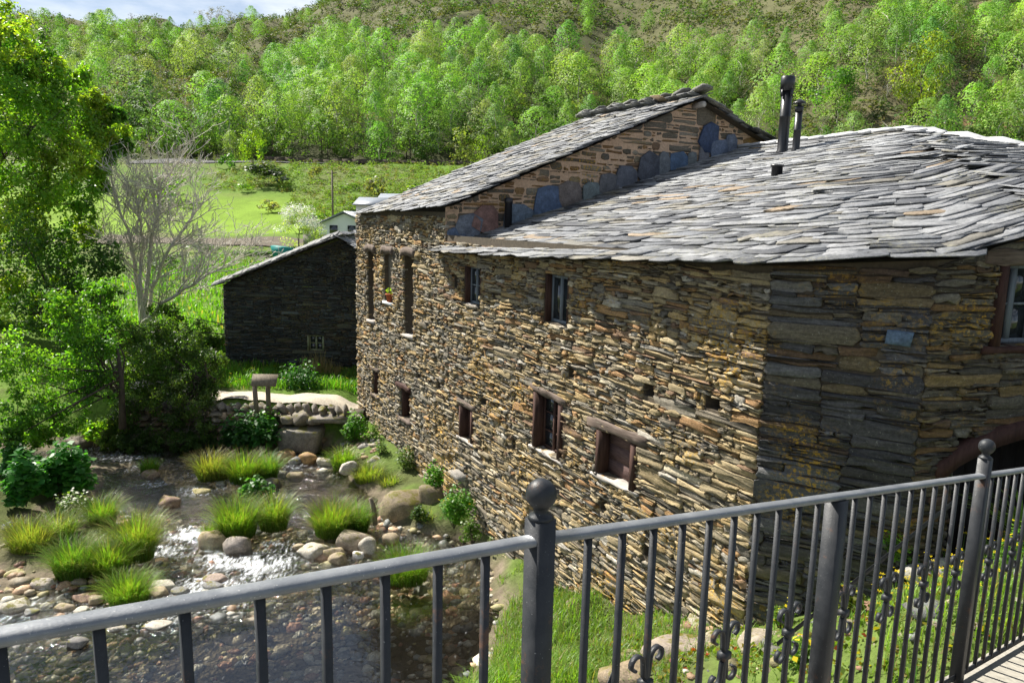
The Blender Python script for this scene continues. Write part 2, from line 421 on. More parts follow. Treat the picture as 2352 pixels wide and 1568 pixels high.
def emit(pieces, parent, name, rest_name, mat, limit=300, minpx=7.0):
    """pieces: (V world, F, colour). The largest in the picture become objects, the rest one joined part"""
    sc = []
    for V, F, c in pieces:
        x, y, d = proj(V); x = x * 2400 / PW; y = y * 1600 / PH
        x = np.clip(x, -60, 2460); y = np.clip(y, -60, 1660)
        sc.append((x.max() - x.min()) * (y.max() - y.min()) if d.min() > 0 and x.max() - x.min() >= minpx else 0)
    order = np.argsort(sc)[::-1]
    head = [i for i in order[:limit] if sc[i] > 0]; hs = set(head)
    for i in head:
        V, F, c = pieces[i]; MB().add(V, F, c).build(name, mat, parent)
    rest = MB()
    for i, (V, F, c) in enumerate(pieces):
        if i not in hs: rest.add(V, F, c)
    if rest.n: rest.build(rest_name, mat, parent, kind='stuff')

TAN = [(0.34, 0.265, 0.15), (0.38, 0.31, 0.19), (0.28, 0.225, 0.135), (0.37, 0.26, 0.12), (0.26, 0.225, 0.165)]
GREY = [(0.22, 0.21, 0.185), (0.16, 0.155, 0.145), (0.28, 0.27, 0.24), (0.115, 0.11, 0.10)]
DARK = [(0.085, 0.09, 0.10), (0.11, 0.105, 0.10)]
RUST = [(0.29, 0.15, 0.065), (0.34, 0.19, 0.08), (0.20, 0.115, 0.08)]
PALE = [(0.46, 0.41, 0.31), (0.40, 0.385, 0.35)]
def stone_col(mix=(0.46, 0.28, 0.09, 0.10, 0.07)):
    s = R.choices((TAN, GREY, DARK, RUST, PALE), mix)[0]; c = R.choice(s); k = R.uniform(0.8, 1.2)
    return tuple((x * .72 + m_ * .28) * k for x, m_ in zip(c, (.30, .225, .11)))
def slate_col(mix=(0.46, 0.26, 0.17, 0.09, 0.02)):
    s = R.choices(((0.225, 0.228, 0.234), (0.155, 0.16, 0.17), (0.075, 0.078, 0.086), (0.195, 0.182, 0.155), (0.27, 0.205, 0.14)), mix)[0]
    k = R.uniform(0.78, 1.22); return tuple(x * k for x in s)

Z = V3(0, 0, 1)
# -- the straight river wall
CF, J, C1 = V3(-4.20, 19.83, 0), V3(-1.34, 14.53, 0), V3(2.553, 7.32, 0)
UA = unit(CF - C1); NA = V3(-UA[1], UA[0], 0); NA = NA if NA[1] < 0 else -NA     # outward, over the stream
def uvA(px, py):
    P = atplane(px, py, C1, NA); return float(np.dot(P - C1, UA)), float(P[2])
LJ = float(np.dot(J - C1, UA)); LF = float(np.dot(CF - C1, UA))
UB = unit(V3(0.865, -0.50, 0)); NB = V3(UB[1], -UB[0], 0); NB = NB if NB[1] < 0 else -NB
UC = unit(V3(0.965, 0.20, 0)); NC = V3(UC[1], -UC[0], 0); NC = NC if NC[1] < 0 else -NC
def hit(O, D, px):       # distance along a wall line where the sight column px crosses it (at eye level)
    d = ray(px, 900); a = np.array([[D[0], -d[0]], [D[1], -d[1]]]); s = np.linalg.solve(a, -O[:2]); return float(s[0])
LB = hit(C1, UB, 2120); C2 = C1 + UB * LB
LC = 7.5; C3 = C2 + UC * LC
def uvw(px, py, O, U, Nn):
    P = atplane(px, py, O, Nn); return float(np.dot(P - O, U)), float(P[2])

# gable of the tall house stands square to the river wall
UG = V3(-NA[0], -NA[1], 0); NG = V3(-UA[0], -UA[1], 0)
def uvG(px, py): return uvw(px, py, J, UG, NG)

# -- openings on the river wall: pixel columns and rows read off on the wall's plane
def opening(px0, px1, pt, pb):
    u1, zt1 = uvA(px0, pt); u0, zt0 = uvA(px1, pt)
    um, zt = uvA((px0 + px1) / 2, pt); _, zb = uvA((px0 + px1) / 2, pb)
    return (u0, zb, u1, zt)
W_near = dict(up1=opening(1066, 1104, 612, 700), up2=opening(1251, 1306, 632, 745), small=opening(1058, 1088, 935, 1010),
              tall=opening(1229, 1294, 912, 1042), shut=opening(1374, 1464, 1000, 1108))
HOLES = [opening(1305, 1321, 845, 868), opening(1479, 1502, 883, 912), opening(1620, 1654, 912, 942), opening(1104, 1116, 915, 930),
         opening(1378, 1392, 1148, 1172), opening(1478, 1498, 1252, 1280), opening(1043, 1050, 628, 660), opening(1176, 1184, 1010, 1035)]
W_tall = dict(s1=opening(845, 859, 578, 736), s2=opening(883, 901, 582, 694), s3=opening(929, 950, 588, 771),
              l1=opening(857, 870, 852, 906), l2=opening(921, 942, 893, 962))
HOLES_T = [opening(1005, 1014, 876, 892), opening(958, 965, 858, 868), opening(912, 918, 868, 878)]

def wall_core(mb, rects, O, U, Nn, back=-0.55, front=-0.016):
    for a, b, c, d in rects:
        mb.add(np.array([O + U * a + Z * b + Nn * front, O + U * c + Z * b + Nn * front, O + U * c + Z * d + Nn * front, O + U * a + Z * d + Nn * front]), [(0, 1, 2, 3)])
def reveal(mb, op, O, U, Nn, depth=0.34, front=-0.017):
    a, b, c, d = op
    P = lambda u, z, n: O + U * u + Z * z + Nn * n
    q = [(a, b), (c, b), (c, d), (a, d)]
    V = [P(u, z, front) for u, z in q] + [P(u, z, -depth) for u, z in q]
    mb.add(V, [(0, 4, 5, 1), (1, 5, 6, 2), (2, 6, 7, 3), (3, 7, 4, 0), (4, 7, 6, 5)])
def lay(rects, O, U, Nn, gap, fr, bev, mat_cols, wave=0.015, planes=None, basis=None, rough=0.012, back=-0.08, clip_ends=None):
    out = []; ph = R.uniform(0, 9)
    for r in rects:
        P = stone_poly(*r, gap, rough)
        if not P: continue
        if planes: P = clip_poly(P, planes)
        if len(P) < 3 or area2(P) < 0.0006: continue
        if clip_ends: P = [(min(max(x, clip_ends[0]), clip_ends[1]), y) for x, y in P]
        f = fr * R.random() ** 1.3 + (0.022 if R.random() < 0.03 else 0)
        V, F = piece(P, f, min(bev, 0.16 * (r[3] - r[1])), back, 0.022, bump=.006)
        V[:, 1] += wave * (np.sin(V[:, 0] * 0.9 + V[:, 1] * .7 + ph) + 0.6 * np.sin(V[:, 0] * 2.3 + V[:, 1] * 1.9)) * 0.7
        out.append((frame_map(V, O, U, Z, Nn), F, mat_cols((r[0] + r[2]) / 2, (r[1] + r[3]) / 2)))
    return out
# colour drifts along the wall: greyer at the far end, ochre in the middle
def colA(u, z):
    t = max(0.0, min(1.0, (u - 4) / 8)); up = max(0, min(1, (z - 1.0) / 2))
    return stone_col((0.50 + .1 * up - 0.18 * t, 0.22 + 0.34 * t - .08 * up, 0.08, 0.12 * up + 0.03, 0.07))
def colB(u, z):  # second face: its shade is painted into the stone colours
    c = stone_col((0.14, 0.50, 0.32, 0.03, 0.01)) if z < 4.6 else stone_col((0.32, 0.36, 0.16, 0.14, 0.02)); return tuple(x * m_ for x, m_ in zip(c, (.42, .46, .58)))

# ================================================================== the mill house (near)
mill = empty('mill_house', C1, 'near rubble stone mill house with broad slate roof and small brown windows beside the railing', 'house')
ZE = 5.52
base_near = -0.4
rA = tile(0.0, base_near, LJ, ZE, 0.062, 0.24)
rA = cut(rA, list(W_near.values()) + HOLES)
wallA = empty('wall', C1, None, None); wallA.parent = mill; wallA.location = (0, 0, 0)
core = MB()
wall_core(core, carve([(0.0, base_near, LJ, ZE + 0.12)], list(W_near.values()) + HOLES), C1, UA, NA)
for o_ in W_near.values(): reveal(core, o_, C1, UA, NA, 0.30)
for o_ in HOLES: reveal(core, o_, C1, UA, NA, 0.35)
stones = lay(rA, C1, UA, NA, 0.0025, 0.036, 0.0045, colA)
# second face, turning towards us
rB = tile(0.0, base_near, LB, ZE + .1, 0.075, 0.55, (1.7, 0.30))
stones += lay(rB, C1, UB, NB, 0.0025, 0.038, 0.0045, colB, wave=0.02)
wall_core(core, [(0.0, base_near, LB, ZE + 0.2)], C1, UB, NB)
# third face with the red-brown window and the arched doorway
WIN3 = (uvw(2285, 700, C2, UC, NC)[0], uvw(2300, 795, C2, UC, NC)[1], uvw(2285, 700, C2, UC, NC)[0] + 0.86, uvw(2300, 606, C2, UC, NC)[1])
du0 = uvw(2190, 1100, C2, UC, NC)[0]; dz1 = uvw(2330, 1000, C2, UC, NC)[1]
DOOR = (du0, base_near, du0 + 1.9, dz1)
rC = cut(tile(0.0, base_near, LC, 6.2, 0.065, 0.28), [WIN3, DOOR])
stones += lay(rC, C2, UC, NC, 0.0025, 0.036, 0.0045, lambda u, z: tuple(x * .52 for x in stone_col((0.26, 0.44, 0.16, 0.12, 0.02))), wave=0.02, planes=[(-.30, 1, 5.66), (0, 1, 6.08)])  # third face stones coloured darker to stand in for its shade
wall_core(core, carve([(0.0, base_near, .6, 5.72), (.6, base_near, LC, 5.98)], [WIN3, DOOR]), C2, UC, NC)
reveal(core, WIN3, C2, UC, NC, 0.4); reveal(core, DOOR, C2, UC, NC, 0.9)
# hidden back walls close the volume
C4 = C3 + V3(-UC[1], UC[0], 0) * 14
core.add([C3 + Z * base_near, C4 + Z * base_near, C4 + Z * 5.6, C3 + Z * 5.6], [(0, 1, 2, 3)])
core.build('wall_core', M['mortar_dark'], wallA)
emit(stones, wallA, 'stone', 'small_stones', M['wall'])

# roof: rows run along eave -> ridge
R0 = atplane(1703, 342, J, NG); AP = R0 - UA * 4.35; AP[2] = R0[2] + 0.04
def off(P, n, z): return V3(P[0] + n[0], P[1] + n[1], z)
E0 = off(C1 + UA * (LJ + 0.14), NA * 0.30, 5.30)
E1 = off(C1, (unit(NA + NB)) * 0.33, 5.60)
E2 = off(C2, (unit(NB + NC)) * 0.34, 5.74)
E2b = off(C2 + UC * 1.15, NC * 0.34, 6.08)
E3 = off(C3, (NC + UC) * 0.35, 6.12)
EAVE = [E0, E0 * .5 + E1 * .5 + V3(0, 0, -0.03), E1, E2, E2b, E3]
RIDGE = [R0, R0 * .5 + AP * .5, AP, AP + V3(0.01, 0, 0), AP + V3(0.015, 0, 0), AP + V3(0.02, 0, 0)]
# keep the left edge of the roof on the gable
def edge_left(b):
    g = J + UG * 0.0
    return None
def patch_row(E, T, b):
    P = [E[i] * (1 - b) + T[i] * b for i in range(len(E))]
    return P
def slates(E, T, rows, wmean, expo_len, th, parent, name, rest, mat, colf, limit=300, sag=0.0, clip=None, under=True):
    pcs = []; und = []
    for r in range(rows + 1):
        b = r / rows
        P = np.array(patch_row(E, T, b)); P[:, 2] -= sag * math.sin(math.pi * b)
        Q = np.array(patch_row(E, T, min(b + 0.02, 1.0))); 
        if r == 0: P0_ = np.array(patch_row(E, T, .035)); und.append(P0_ - V3(0, 0, .05))
        else: und.append(P - V3(0, 0, 0.05) - V3(0, 0, sag))
        if r == rows: break
        seg = np.linalg.norm(np.diff(P, axis=0), axis=1); cum = np.concatenate([[0], np.cumsum(seg)]); L = cum[-1]
        if L < 0.1: continue
        s = -R.uniform(0, wmean)
        while s < L:
            w = wmean * math.exp(R.gauss(0, 0.38)); sm = min(max(s + w / 2, 0.001), L - 0.001)
            i = min(int(np.searchsorted(cum, sm) - 1), len(seg) - 1); i = max(i, 0)
            k = (sm - cum[i]) / max(seg[i], 1e-6)
            c = P[i] * (1 - k) + P[i + 1] * k; q = Q[i] * (1 - k) + Q[i + 1] * k
            t = (P[i + 1] - P[i]) / max(seg[i], 1e-6); up = q - c
            full = (T[i] * (1 - k) + T[i + 1] * k) - (E[i] * (1 - k) + E[i + 1] * k)
            up = unit(full - t * np.dot(full, t)); n = unit(np.cross(t, up)); n = n if n[2] > 0 else -n
            expo = np.linalg.norm(full) / rows
            ln = expo * expo_len * R.uniform(0.85, 1.15); lo = -expo * R.uniform(0.05, 0.35); x0, x1 = -w / 2 - 0.01, w / 2 + 0.01
            if s + w / 2 < 0: x0 += -(s + w / 2)
            j = lambda q_=0.032: R.gauss(0, q_)
            c1, c2 = R.choice([0.01, 0.05, 0.12]) * R.random() * 2 * w, R.choice([0.01, 0.05, 0.12]) * R.random() * 2 * w
            pts = [(x0, lo + c1 * .6 + 0.01), (x0 + c1 + 0.01, lo + j()), ((x0 + x1) / 2 + j(), lo - abs(j(0.025))), (x1 - c2 - 0.01, lo + j()), (x1, lo + c2 * .6 + 0.01), (x1 + j(), ln), (x0 + j(), ln)]
            tt = th * math.exp(R.gauss(0, 0.35))
            V, F = piece(pts, tt, min(0.006, tt * .4), 0.0, 0.004, backcap=True, bump=0.0025)
            # lie on the courses below
            lift = th * expo_len * 1.05
            V[:, 2] += lift * (1 - (V[:, 1] - lo) / (ln - lo)) + R.gauss(0, th * .25) + R.gauss(0, .012) * V[:, 0]
            Wd = c + V[:, :1] * t + V[:, 1:2] * up + V[:, 2:3] * n
            if clip is None or clip(Wd.mean(0)): pcs.append((Wd, F, colf(c, b)))
            s += w
    if under:
        m_ = MB(); V = np.concatenate(und); k = len(E)
        m_.add(V, [(a * k + i, a * k + i + 1, (a + 1) * k + i + 1, (a + 1) * k + i) for a in range(rows) for i in range(k - 1)])
        m_.build('roof_boards', M['mortar_dark'], parent)
    emit(pcs, parent, name, rest, mat, limit)
roof = empty('roof', C1, None, None); roof.parent = mill; roof.location = (0, 0, 0)
def slc(c, b):
    kk = R.uniform(1.0, 1.4)
    if b > 0.55 and R.random() < 0.5: return tuple(x * kk for x in (0.24, 0.245, 0.25))
    return slate_col()
slates(EAVE, RIDGE, 56, 0.50, 2.1, 0.014, roof, 'slate', 'small_slates', M['slate_lichen'], slc)
# ridge and hip caps in pale cement; the wide hip strip imitates roof glare
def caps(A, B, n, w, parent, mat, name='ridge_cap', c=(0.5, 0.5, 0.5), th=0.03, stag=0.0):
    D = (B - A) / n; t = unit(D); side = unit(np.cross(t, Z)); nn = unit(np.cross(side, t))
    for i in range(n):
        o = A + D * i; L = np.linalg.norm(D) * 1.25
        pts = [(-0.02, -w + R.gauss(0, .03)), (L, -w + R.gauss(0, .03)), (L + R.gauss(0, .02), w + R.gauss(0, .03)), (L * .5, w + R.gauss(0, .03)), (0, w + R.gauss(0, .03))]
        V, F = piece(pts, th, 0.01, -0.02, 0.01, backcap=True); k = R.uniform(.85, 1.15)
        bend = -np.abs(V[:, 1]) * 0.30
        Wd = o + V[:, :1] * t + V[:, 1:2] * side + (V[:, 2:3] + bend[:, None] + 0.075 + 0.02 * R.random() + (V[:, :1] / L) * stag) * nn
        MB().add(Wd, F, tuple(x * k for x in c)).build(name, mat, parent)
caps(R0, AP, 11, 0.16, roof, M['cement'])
caps(AP, AP * .45 + E3 * .55, 7, 0.34, roof, M['cement'], 'hip_glare_cap')
# empty builder for a pale imitation of glare on the slope right of the ridge end
bw = MB()

# ---- windows of the mill house
def bar_uv(mb, O, U, Nn, u0, z0, u1, z1, n0, n1, c=(1, 1, 1)):
    mb.box(O + U * u0 + Z * z0 + Nn * n0, U * (u1 - u0), Z * (z1 - z0), Nn * (n1 - n0), c)
def beam(O, U, Nn, u0, u1, z, h, n0, n1, slope=0.0, rough=0.012):
    """rough hewn beam, u0..u1, slightly uneven"""
    k = 7; V = []; F = []
    for i in range(k):
        u = u0 + (u1 - u0) * i / (k - 1); zz = z + slope * (i / (k - 1) - .5)
        for (dz, n) in ((-h / 2, n0), (-h / 2, n1 - .01), (-h / 2 + .015, n1), (h / 2 - .015, n1), (h / 2, n1 - .01), (h / 2, n0)):
            V.append(O + U * u + Z * (zz + dz + R.gauss(0, rough)) + Nn * (n + R.gauss(0, rough * .5)))
    for i in range(k - 1):
        for j in range(6): F.append((i * 6 + j, i * 6 + (j + 1) % 6, (i + 1) * 6 + (j + 1) % 6, (i + 1) * 6 + j))
    F += [tuple(range(5, -1, -1)), tuple((k - 1) * 6 + j for j in range(6))]
    return V, F
def window(parent, O, U, Nn, op, rows, cols, fw=0.06, jamb=0.08, mat='wood_brown', depth=0.20, lintel=True, sill=True, curtain=False, sash='wood_brown', lslope=0.0, sillmat='wood_pale', over=0.10, lh=0.095, front=0.035):
    u0, z0, u1, z1 = op
    w = empty('window', O, None, None); w.parent = parent; w.location = (0, 0, 0)
    for a, b in ((u0, u0 + jamb), (u1 - jamb, u1)):
        fr = MB(); bar_uv(fr, O, U, Nn, a, z0 + .002, b, z1 - .002, -0.24, front); fr.build('jamb', M[mat], w)
    if lintel:
        MB().add(*beam(O, U, Nn, u0 - over, u1 + over, z1 + lh / 2, lh, -0.2, front + .01, lslope)).build('lintel', M['wood_lintel'], w)
    if sill:
        MB().add(*beam(O, U, Nn, u0 - .10, u1 + .10, z0 - 0.03, 0.055, -0.2, front + .008, lslope * .5)).build('sill', M[sillmat], w)
    a, b = u0 + jamb + .003, u1 - jamb - .003
    if rows:
        s = MB(); bar = 0.022
        n0, n1 = -depth - 0.02, -depth + 0.015
        bar_uv(s, O, U, Nn, a, z0 + .003, a + .035, z1 - .003, n0, n1); bar_uv(s, O, U, Nn, b - .035, z0 + .003, b, z1 - .003, n0, n1)
        bar_uv(s, O, U, Nn, a + .035, z0 + .003, b - .035, z0 + .05, n0, n1); bar_uv(s, O, U, Nn, a + .035, z1 - .05, b - .035, z1 - .003, n0, n1)
        for i in range(1, cols):
            u = a + (b - a) * i / cols; bar_uv(s, O, U, Nn, u - .028, z0 + .05, u + .028, z1 - .05, n0, n1 + .008)
        for r_ in range(1, rows):
            z = z0 + (z1 - z0) * r_ / rows; 
            for i in range(cols):
                ua = a + (b - a) * i / cols + .03; ub = a + (b - a) * (i + 1) / cols - .03
                bar_uv(s, O, U, Nn, ua, z - bar / 2, ub, z + bar / 2, n0 + .006, n1 - .004)
        s.build('sash', M[sash], w)
        for r_ in range(rows):
            for i in range(cols):
                ua = a + (b - a) * i / cols + .025; ub = a + (b - a) * (i + 1) / cols - .025
                za = z0 + (z1 - z0) * r_ / rows + .01; zb = z0 + (z1 - z0) * (r_ + 1) / rows - .01
                g = MB(); bar_uv(g, O, U, Nn, ua, za, ub, zb, n0 + .012, n0 + .016)
                g.build('pane', M['glass'], w)
        if curtain:
            cu = MB(); kk = 14; V = []
            for i in range(kk):
                u = a + (b - a) * i / (kk - 1)
                for z in (z0 + .05, z0 + (z1 - z0) * .68): V.append(O + U * u + Z * z + Nn * (n0 + .004 + .0035 * math.sin(i * 2.2)))
            cu.add(V, [(2 * i, 2 * i + 2, 2 * i + 3, 2 * i + 1) for i in range(kk - 1)]).build('curtain', M['curtain'], w)
    return w
M['wood_grey'] = wood_mat('blue_grey_sash', (0.10, 0.12, 0.14), (0.22, 0.25, 0.28))
window(mill, C1, UA, NA, W_near['up1'], 2, 2, mat='wood_brown', jamb=.07, depth=.12, front=-.02, sash='wood_grey', lh=.14, over=.12)
window(mill, C1, UA, NA, W_near['up2'], 1, 2, mat='wood_brown', jamb=.05, depth=.12, front=-.02, sash='wood_grey', lh=.16, over=.2)
window(mill, C1, UA, NA, W_near['small'], 2, 1, jamb=.08, depth=.13)
window(mill, C1, UA, NA, W_near['tall'], 3, 2, jamb=.085, depth=.13, curtain=True, lslope=0.03)
ws = window(mill, C1, UA, NA, W_near['shut'], 0, 0, jamb=.09, lslope=-0.05, over=.22, lh=.13)
a_, b_, c_, d_ = W_near['shut']; nb = 3
M['wood_shutter'] = wood_mat('shutter_board', (0.06, 0.03, 0.028), (0.17, 0.11, 0.095), (6, 6, 60))
for i in range(nb):
    sb = MB(); za = b_ + (d_ - b_) * i / nb; bar_uv(sb, C1, UA, NA, a_ + .093, za + .002, c_ - .093, za + (d_ - b_) / nb - .003, -.16 - .004 * i, -.13 - .004 * i)
    sb.build('board', M['wood_shutter'], ws)
M['wood_red'] = wood_mat('red_brown_wood', (0.028, 0.012, 0.009), (0.08, 0.04, 0.032), (20, 20, 4))
window(mill, C2, UC, NC, WIN3, 2, 3, jamb=.08, mat='wood_red', depth=.16, sash='wood_grey', sillmat='wood_red', lh=.13, over=.18)
M['wood_dark'] = wood_mat('near_black_planks', (0.008, 0.006, 0.005), (0.022, 0.016, 0.013))  # near-black plank colour for the door
# arched doorway beam and plank door
dr = empty('door', C1, None, None); dr.parent = mill; dr.location = (0, 0, 0)
arch = MB(); kk = 12; V = []
for i in range(kk):
    a = i / (kk - 1); u = DOOR[0] - .22 + (DOOR[2] - DOOR[0] + .44) * a; z = DOOR[3] - 0.42 + 0.42 * math.sin(math.pi * a) ** .75 * 1.0
    for dz, n in ((-.0, -.2), (0, .06), (.17, .06), (.17, -.2)): V.append(C2 + UC * u + Z * (z + dz) + NC * n)
F = [(i * 4 + j, i * 4 + (j + 1) % 4, (i + 1) * 4 + (j + 1) % 4, (i + 1) * 4 + j) for i in range(kk - 1) for j in range(4)] + [(3, 2, 1, 0), tuple((kk - 1) * 4 + j for j in range(4))]
arch.add(V, F).build('arch_beam', M['wood_red'], dr)
for i in range(9):
    pl = MB(); w_ = (DOOR[2] - DOOR[0]) / 9; bar_uv(pl, C2, UC, NC, DOOR[0] + w_ * i + .003, 1.6, DOOR[0] + w_ * (i + 1) - .003, DOOR[3] - .01, -.58, -.54)
    pl.build('plank', M['wood_dark'], dr)
# blue slate set in the wall, spout stone with its wet streak
st = MB(); u_, z_ = uvw(2065, 775, C1, UB, NB); P_ = [(u_ - .11, z_ - .06), (u_ + .1, z_ - .07), (u_ + .12, z_ + .06), (u_ - .1, z_ + .07)]
V, F = piece(P_, .07, .01); st.add(frame_map(V, C1, UB, Z, NB), F, (0.10, 0.15, 0.22)).build('slate_block', M['slate'], mill)
u_, z_ = uvA(1062, 1088); V, F = piece([(u_ - .26, z_ - .05), (u_ + .2, z_ - .06), (u_ + .26, z_ + .02), (u_ + .1, z_ + .07), (u_ - .2, z_ + .05)], .22, .04)
MB().add(frame_map(V, C1, UA, Z, NA), F, (0.27, 0.25, 0.22)).build('spout_stone', M['wall'], mill)

# chimneys and vent on the mill roof
def on_roof(px, py):
    n = np.cross(EAVE[2] - EAVE[0], RIDGE[0] - EAVE[0]); return atplane(px, py, EAVE[0], unit(n))
def flue(px, pyb, pyt, wpx, cap):
    b = on_roof(px, pyb); sc_ = b[1] / FPX * 0.99; r = wpx * sc_ / 2; h = (pyb - pyt) * sc_
    f = empty('flue_pipe', b - V3(0, 0, .1), 'tall thick black flue pipe with a wide collar at its top on the near roof' if cap == 1 else 'shorter thin black flue pipe with a cone hat beside the thick one', 'chimney', None)
    m_ = MB(); m_.lathe(b - V3(0, 0, .15), [(r * 1.25, 0), (r * 1.25, .12), (r, .16), (r, h * .55), (r * 1.04, h * .555), (r * 1.04, h * .57), (r, h * .575), (r, h * .95)], 20)
    m_.build('pipe', M['pipe'], f, smooth=False)
    c_ = MB()
    if cap == 1:
        c_.lathe(b + V3(0, 0, h * .80), [(r * 1.02, 0), (r * 1.32, .0), (r * 1.32, h * .19), (r * 1.15, h * .20), (r * .9, h * .19)], 20)
        for k in range(4):
            a = k * 1.57 + .4; c_.cbox(b + V3(math.cos(a) * r * 1.25, math.sin(a) * r * 1.25, h * .77), V3(math.cos(a), math.sin(a), 0), V3(-math.sin(a), math.cos(a), 0), Z, .01, .03, .07)
        c_.build('collar', M['pipe'], f)
    else:
        c_.lathe(b + V3(0, 0, h * .9), [(r * 1.15, -.10), (r * 1.15, 0), (r * .6, .01), (r * .6, .05), (r * 1.9, .05), (r * 1.6, .08), (.01, .15)], 20)
        c_.build('rain_hat', M['pipe'], f)
flue(1797, 346, 186, 23, 1); flue(1828, 342, 240, 16, 2)
b = on_roof(1784, 400); v_ = MB(); v_.lathe(b - V3(0, 0, .05), [(.09, 0), (.09, .17), (.11, .17), (.11, .2), (.01, .21)], 14)
v_.build('roof_vent', M['pipe'], None, label='stubby black vent stub low on the near slate roof below the flue pipes', cat='vent')
g_ = J + UG * 0.0; 
pu, pz = uvG(1152, 520); pt_ = uvG(1152, 452)[1]
v_ = MB(); v_.lathe(J + UG * pu + NG * 0.28 + Z * (pz - .15), [(.075, 0), (.075, pt_ - pz + .02), (.085, pt_ - pz + .03), (.085, pt_ - pz + .12), (.06, pt_ - pz + .13)], 16)
v_.build('flue_pipe', M['pipe'], None, label='short black stove pipe standing against the mortared gable at the low end', cat='chimney')

# ================================================================== the tall house behind
tall = empty('tall_house', J, 'taller stone house behind the mill with slit windows and an ochre mortared gable', 'house')
twall = empty('wall', J, None, None); twall.parent = tall; twall.location = (0, 0, 0)
ZT = 5.98
rT = cut(tile(LJ, -0.3, LF, ZT, 0.068, 0.20), list(W_tall.values()) + HOLES_T)
pcs = lay(rT, C1, UA, NA, 0.003, 0.04, 0.0045, colA, wave=0.015)
core = MB(); wall_core(core, carve([(LJ, -0.3, LF, ZT + .1)], list(W_tall.values()) + HOLES_T), C1, UA, NA)
for k_, o_ in W_tall.items(): reveal(core, o_, C1, UA, NA, 0.14 if k_ == 's2' else 0.42)
for o_ in HOLES_T: reveal(core, o_, C1, UA, NA, 0.3)
CF2 = CF + UG * 13; core.add([CF - Z * .3, CF2 - Z * .3, CF2 + Z * 8, CF + Z * 6], [(3, 2, 1, 0)])
core.build('wall_core', M['mortar_dark'], twall)
# gable
ua, za = uvG(1595, 236); ub, zb = uvG(1748, 334)
slope1 = (za - 6.12) / ua; slope2 = (za - zb) / (ub - ua)
planes = [(-slope1, 1, 6.14), (slope2, 1, za + .04 + slope2 * ua)]
rG = tile(0.02, 5.0, 12.0, 9.2, 0.135, 0.30, (.9, .36))
rG = [r for r in rG if R.random() > 0.05]
pcsG = lay(rG, J, UG, NG, 0.016, 0.012, 0.010, lambda u, z: stone_col((0.06, 0.40, 0.22, 0.32, 0.0)), wave=0.02, planes=planes, back=-0.08, rough=0.009)
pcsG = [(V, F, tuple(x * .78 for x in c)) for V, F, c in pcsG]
mg = MB(); G_ = lambda u, z, n=-0.012: J + UG * u + Z * z + NG * n
mg.add([G_(0, 4.5), G_(14, 4.5), G_(14, za + .05 - slope2 * (14 - ua)), G_(ua, za + .05), G_(0, 6.16)], [(0, 1, 2, 3, 4)])
mg.build('mortared_gable', M['mortar_orange'], twall)
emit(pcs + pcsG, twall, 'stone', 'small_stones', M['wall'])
# roof of the tall house
troof = empty('roof', J, None, None); troof.parent = tall; troof.location = (0, 0, 0)
RN = J + UG * ua + Z * (za + .10) + NG * .22
RF = RN + UA * 4.6; RF[2] = RN[2] + 0.0
TF = atplane(820, 498, C1 + NA * .12, NA); TN = J + NA * .14 + NG * .20; TN = V3(TN[0], TN[1], 6.16)
TF = TF + UA * .1; TF[2] = 5.98
slates([TF, TF * .5 + TN * .5, TN], [RF, RF * .5 + RN * .5, RN], 34, 0.26, 2.1, 0.019, troof, 'slate', 'small_slates', M['slate_lichen'], lambda c, b: tuple(x * 1.05 for x in slate_col((.35, .3, .1, .22, .03))))
BN = J + UG * 13 + NG * .22; BN = V3(BN[0], BN[1], za - slope2 * (13 - ua) + .1); BF = BN + UA * 5
slates([BN, BF], [RN, RF], 26, 0.3, 2.1, 0.022, troof, 'back_slate', 'back_slates', M['slate_lichen'], lambda c, b: slate_col(), limit=40)
for i in range(8):                                   # lumpy ridge stones
    s_ = i / 7.0; P = RN * (1 - s_) + RF * s_ + Z * (0.15)
    pts = [(-.26, -.16), (-.1, -.2), (.2, -.17), (.26, 0), (.18, .17), (-.15, .19), (-.26, .1)]
    pts = [(x * R.uniform(.85, 1.15), y * R.uniform(.85, 1.15)) for x, y in pts]
    V, F = piece(pts, .03 + (.02 if i < 2 else 0), .02, -.035, .02, backcap=True)
    th_ = R.uniform(0.2, 0.32); ax = unit(UA * math.cos(th_) - Z * math.sin(th_) * 1.0); nz = unit(np.cross(UG, ax)); nz = nz if nz[2] > 0 else -nz
    MB().add(frame_map(V, P, -ax, UG, nz), F, (0.14, 0.135, 0.125)).build('ridge_stone', M['slate_lichen'], troof)
# purlin end under the apex
MB().tube([RN - Z * .17 - NG * .3, RN - Z * .17 + NG * .10], .07, 8, (1, 1, 1)).build('purlin_end', M['wood_pale'], troof)
# upright slabs leaning along the foot of the gable
slabs = [(1048, 545, 46, 46, (.06, .08, .12)), (1075, 522, 56, 62, (.10, .11, .13)), (1115, 505, 62, 60, (.15, .085, .07)), (1140, 536, 60, 16, (.11, .13, .15)), (1186, 502, 66, 62, (.085, .11, .14)), (1218, 500, 40, 24, (.06, .08, .10)),
         (1260, 468, 78, 76, (.055, .08, .13)), (1309, 449, 56, 66, (.12, .10, .09)), (1354, 445, 50, 54, (.10, .12, .12)), (1397, 428, 46, 58, (.085, .085, .09)), (1436, 412, 56, 56, (.07, .075, .09)),
         (1487, 390, 50, 70, (.055, .06, .075)), (1523, 382, 34, 68, (.10, .11, .12)), (1556, 378, 44, 56, (.05, .08, .13)), (1585, 372, 26, 44, (.09, .10, .10)), (1616, 352, 28, 62, (.11, .11, .12)),
         (1628, 316, 52, 62, (.03, .045, .085)), (1647, 346, 44, 46, (.08, .10, .14)), (1677, 334, 34, 50, (.085, .10, .13))]
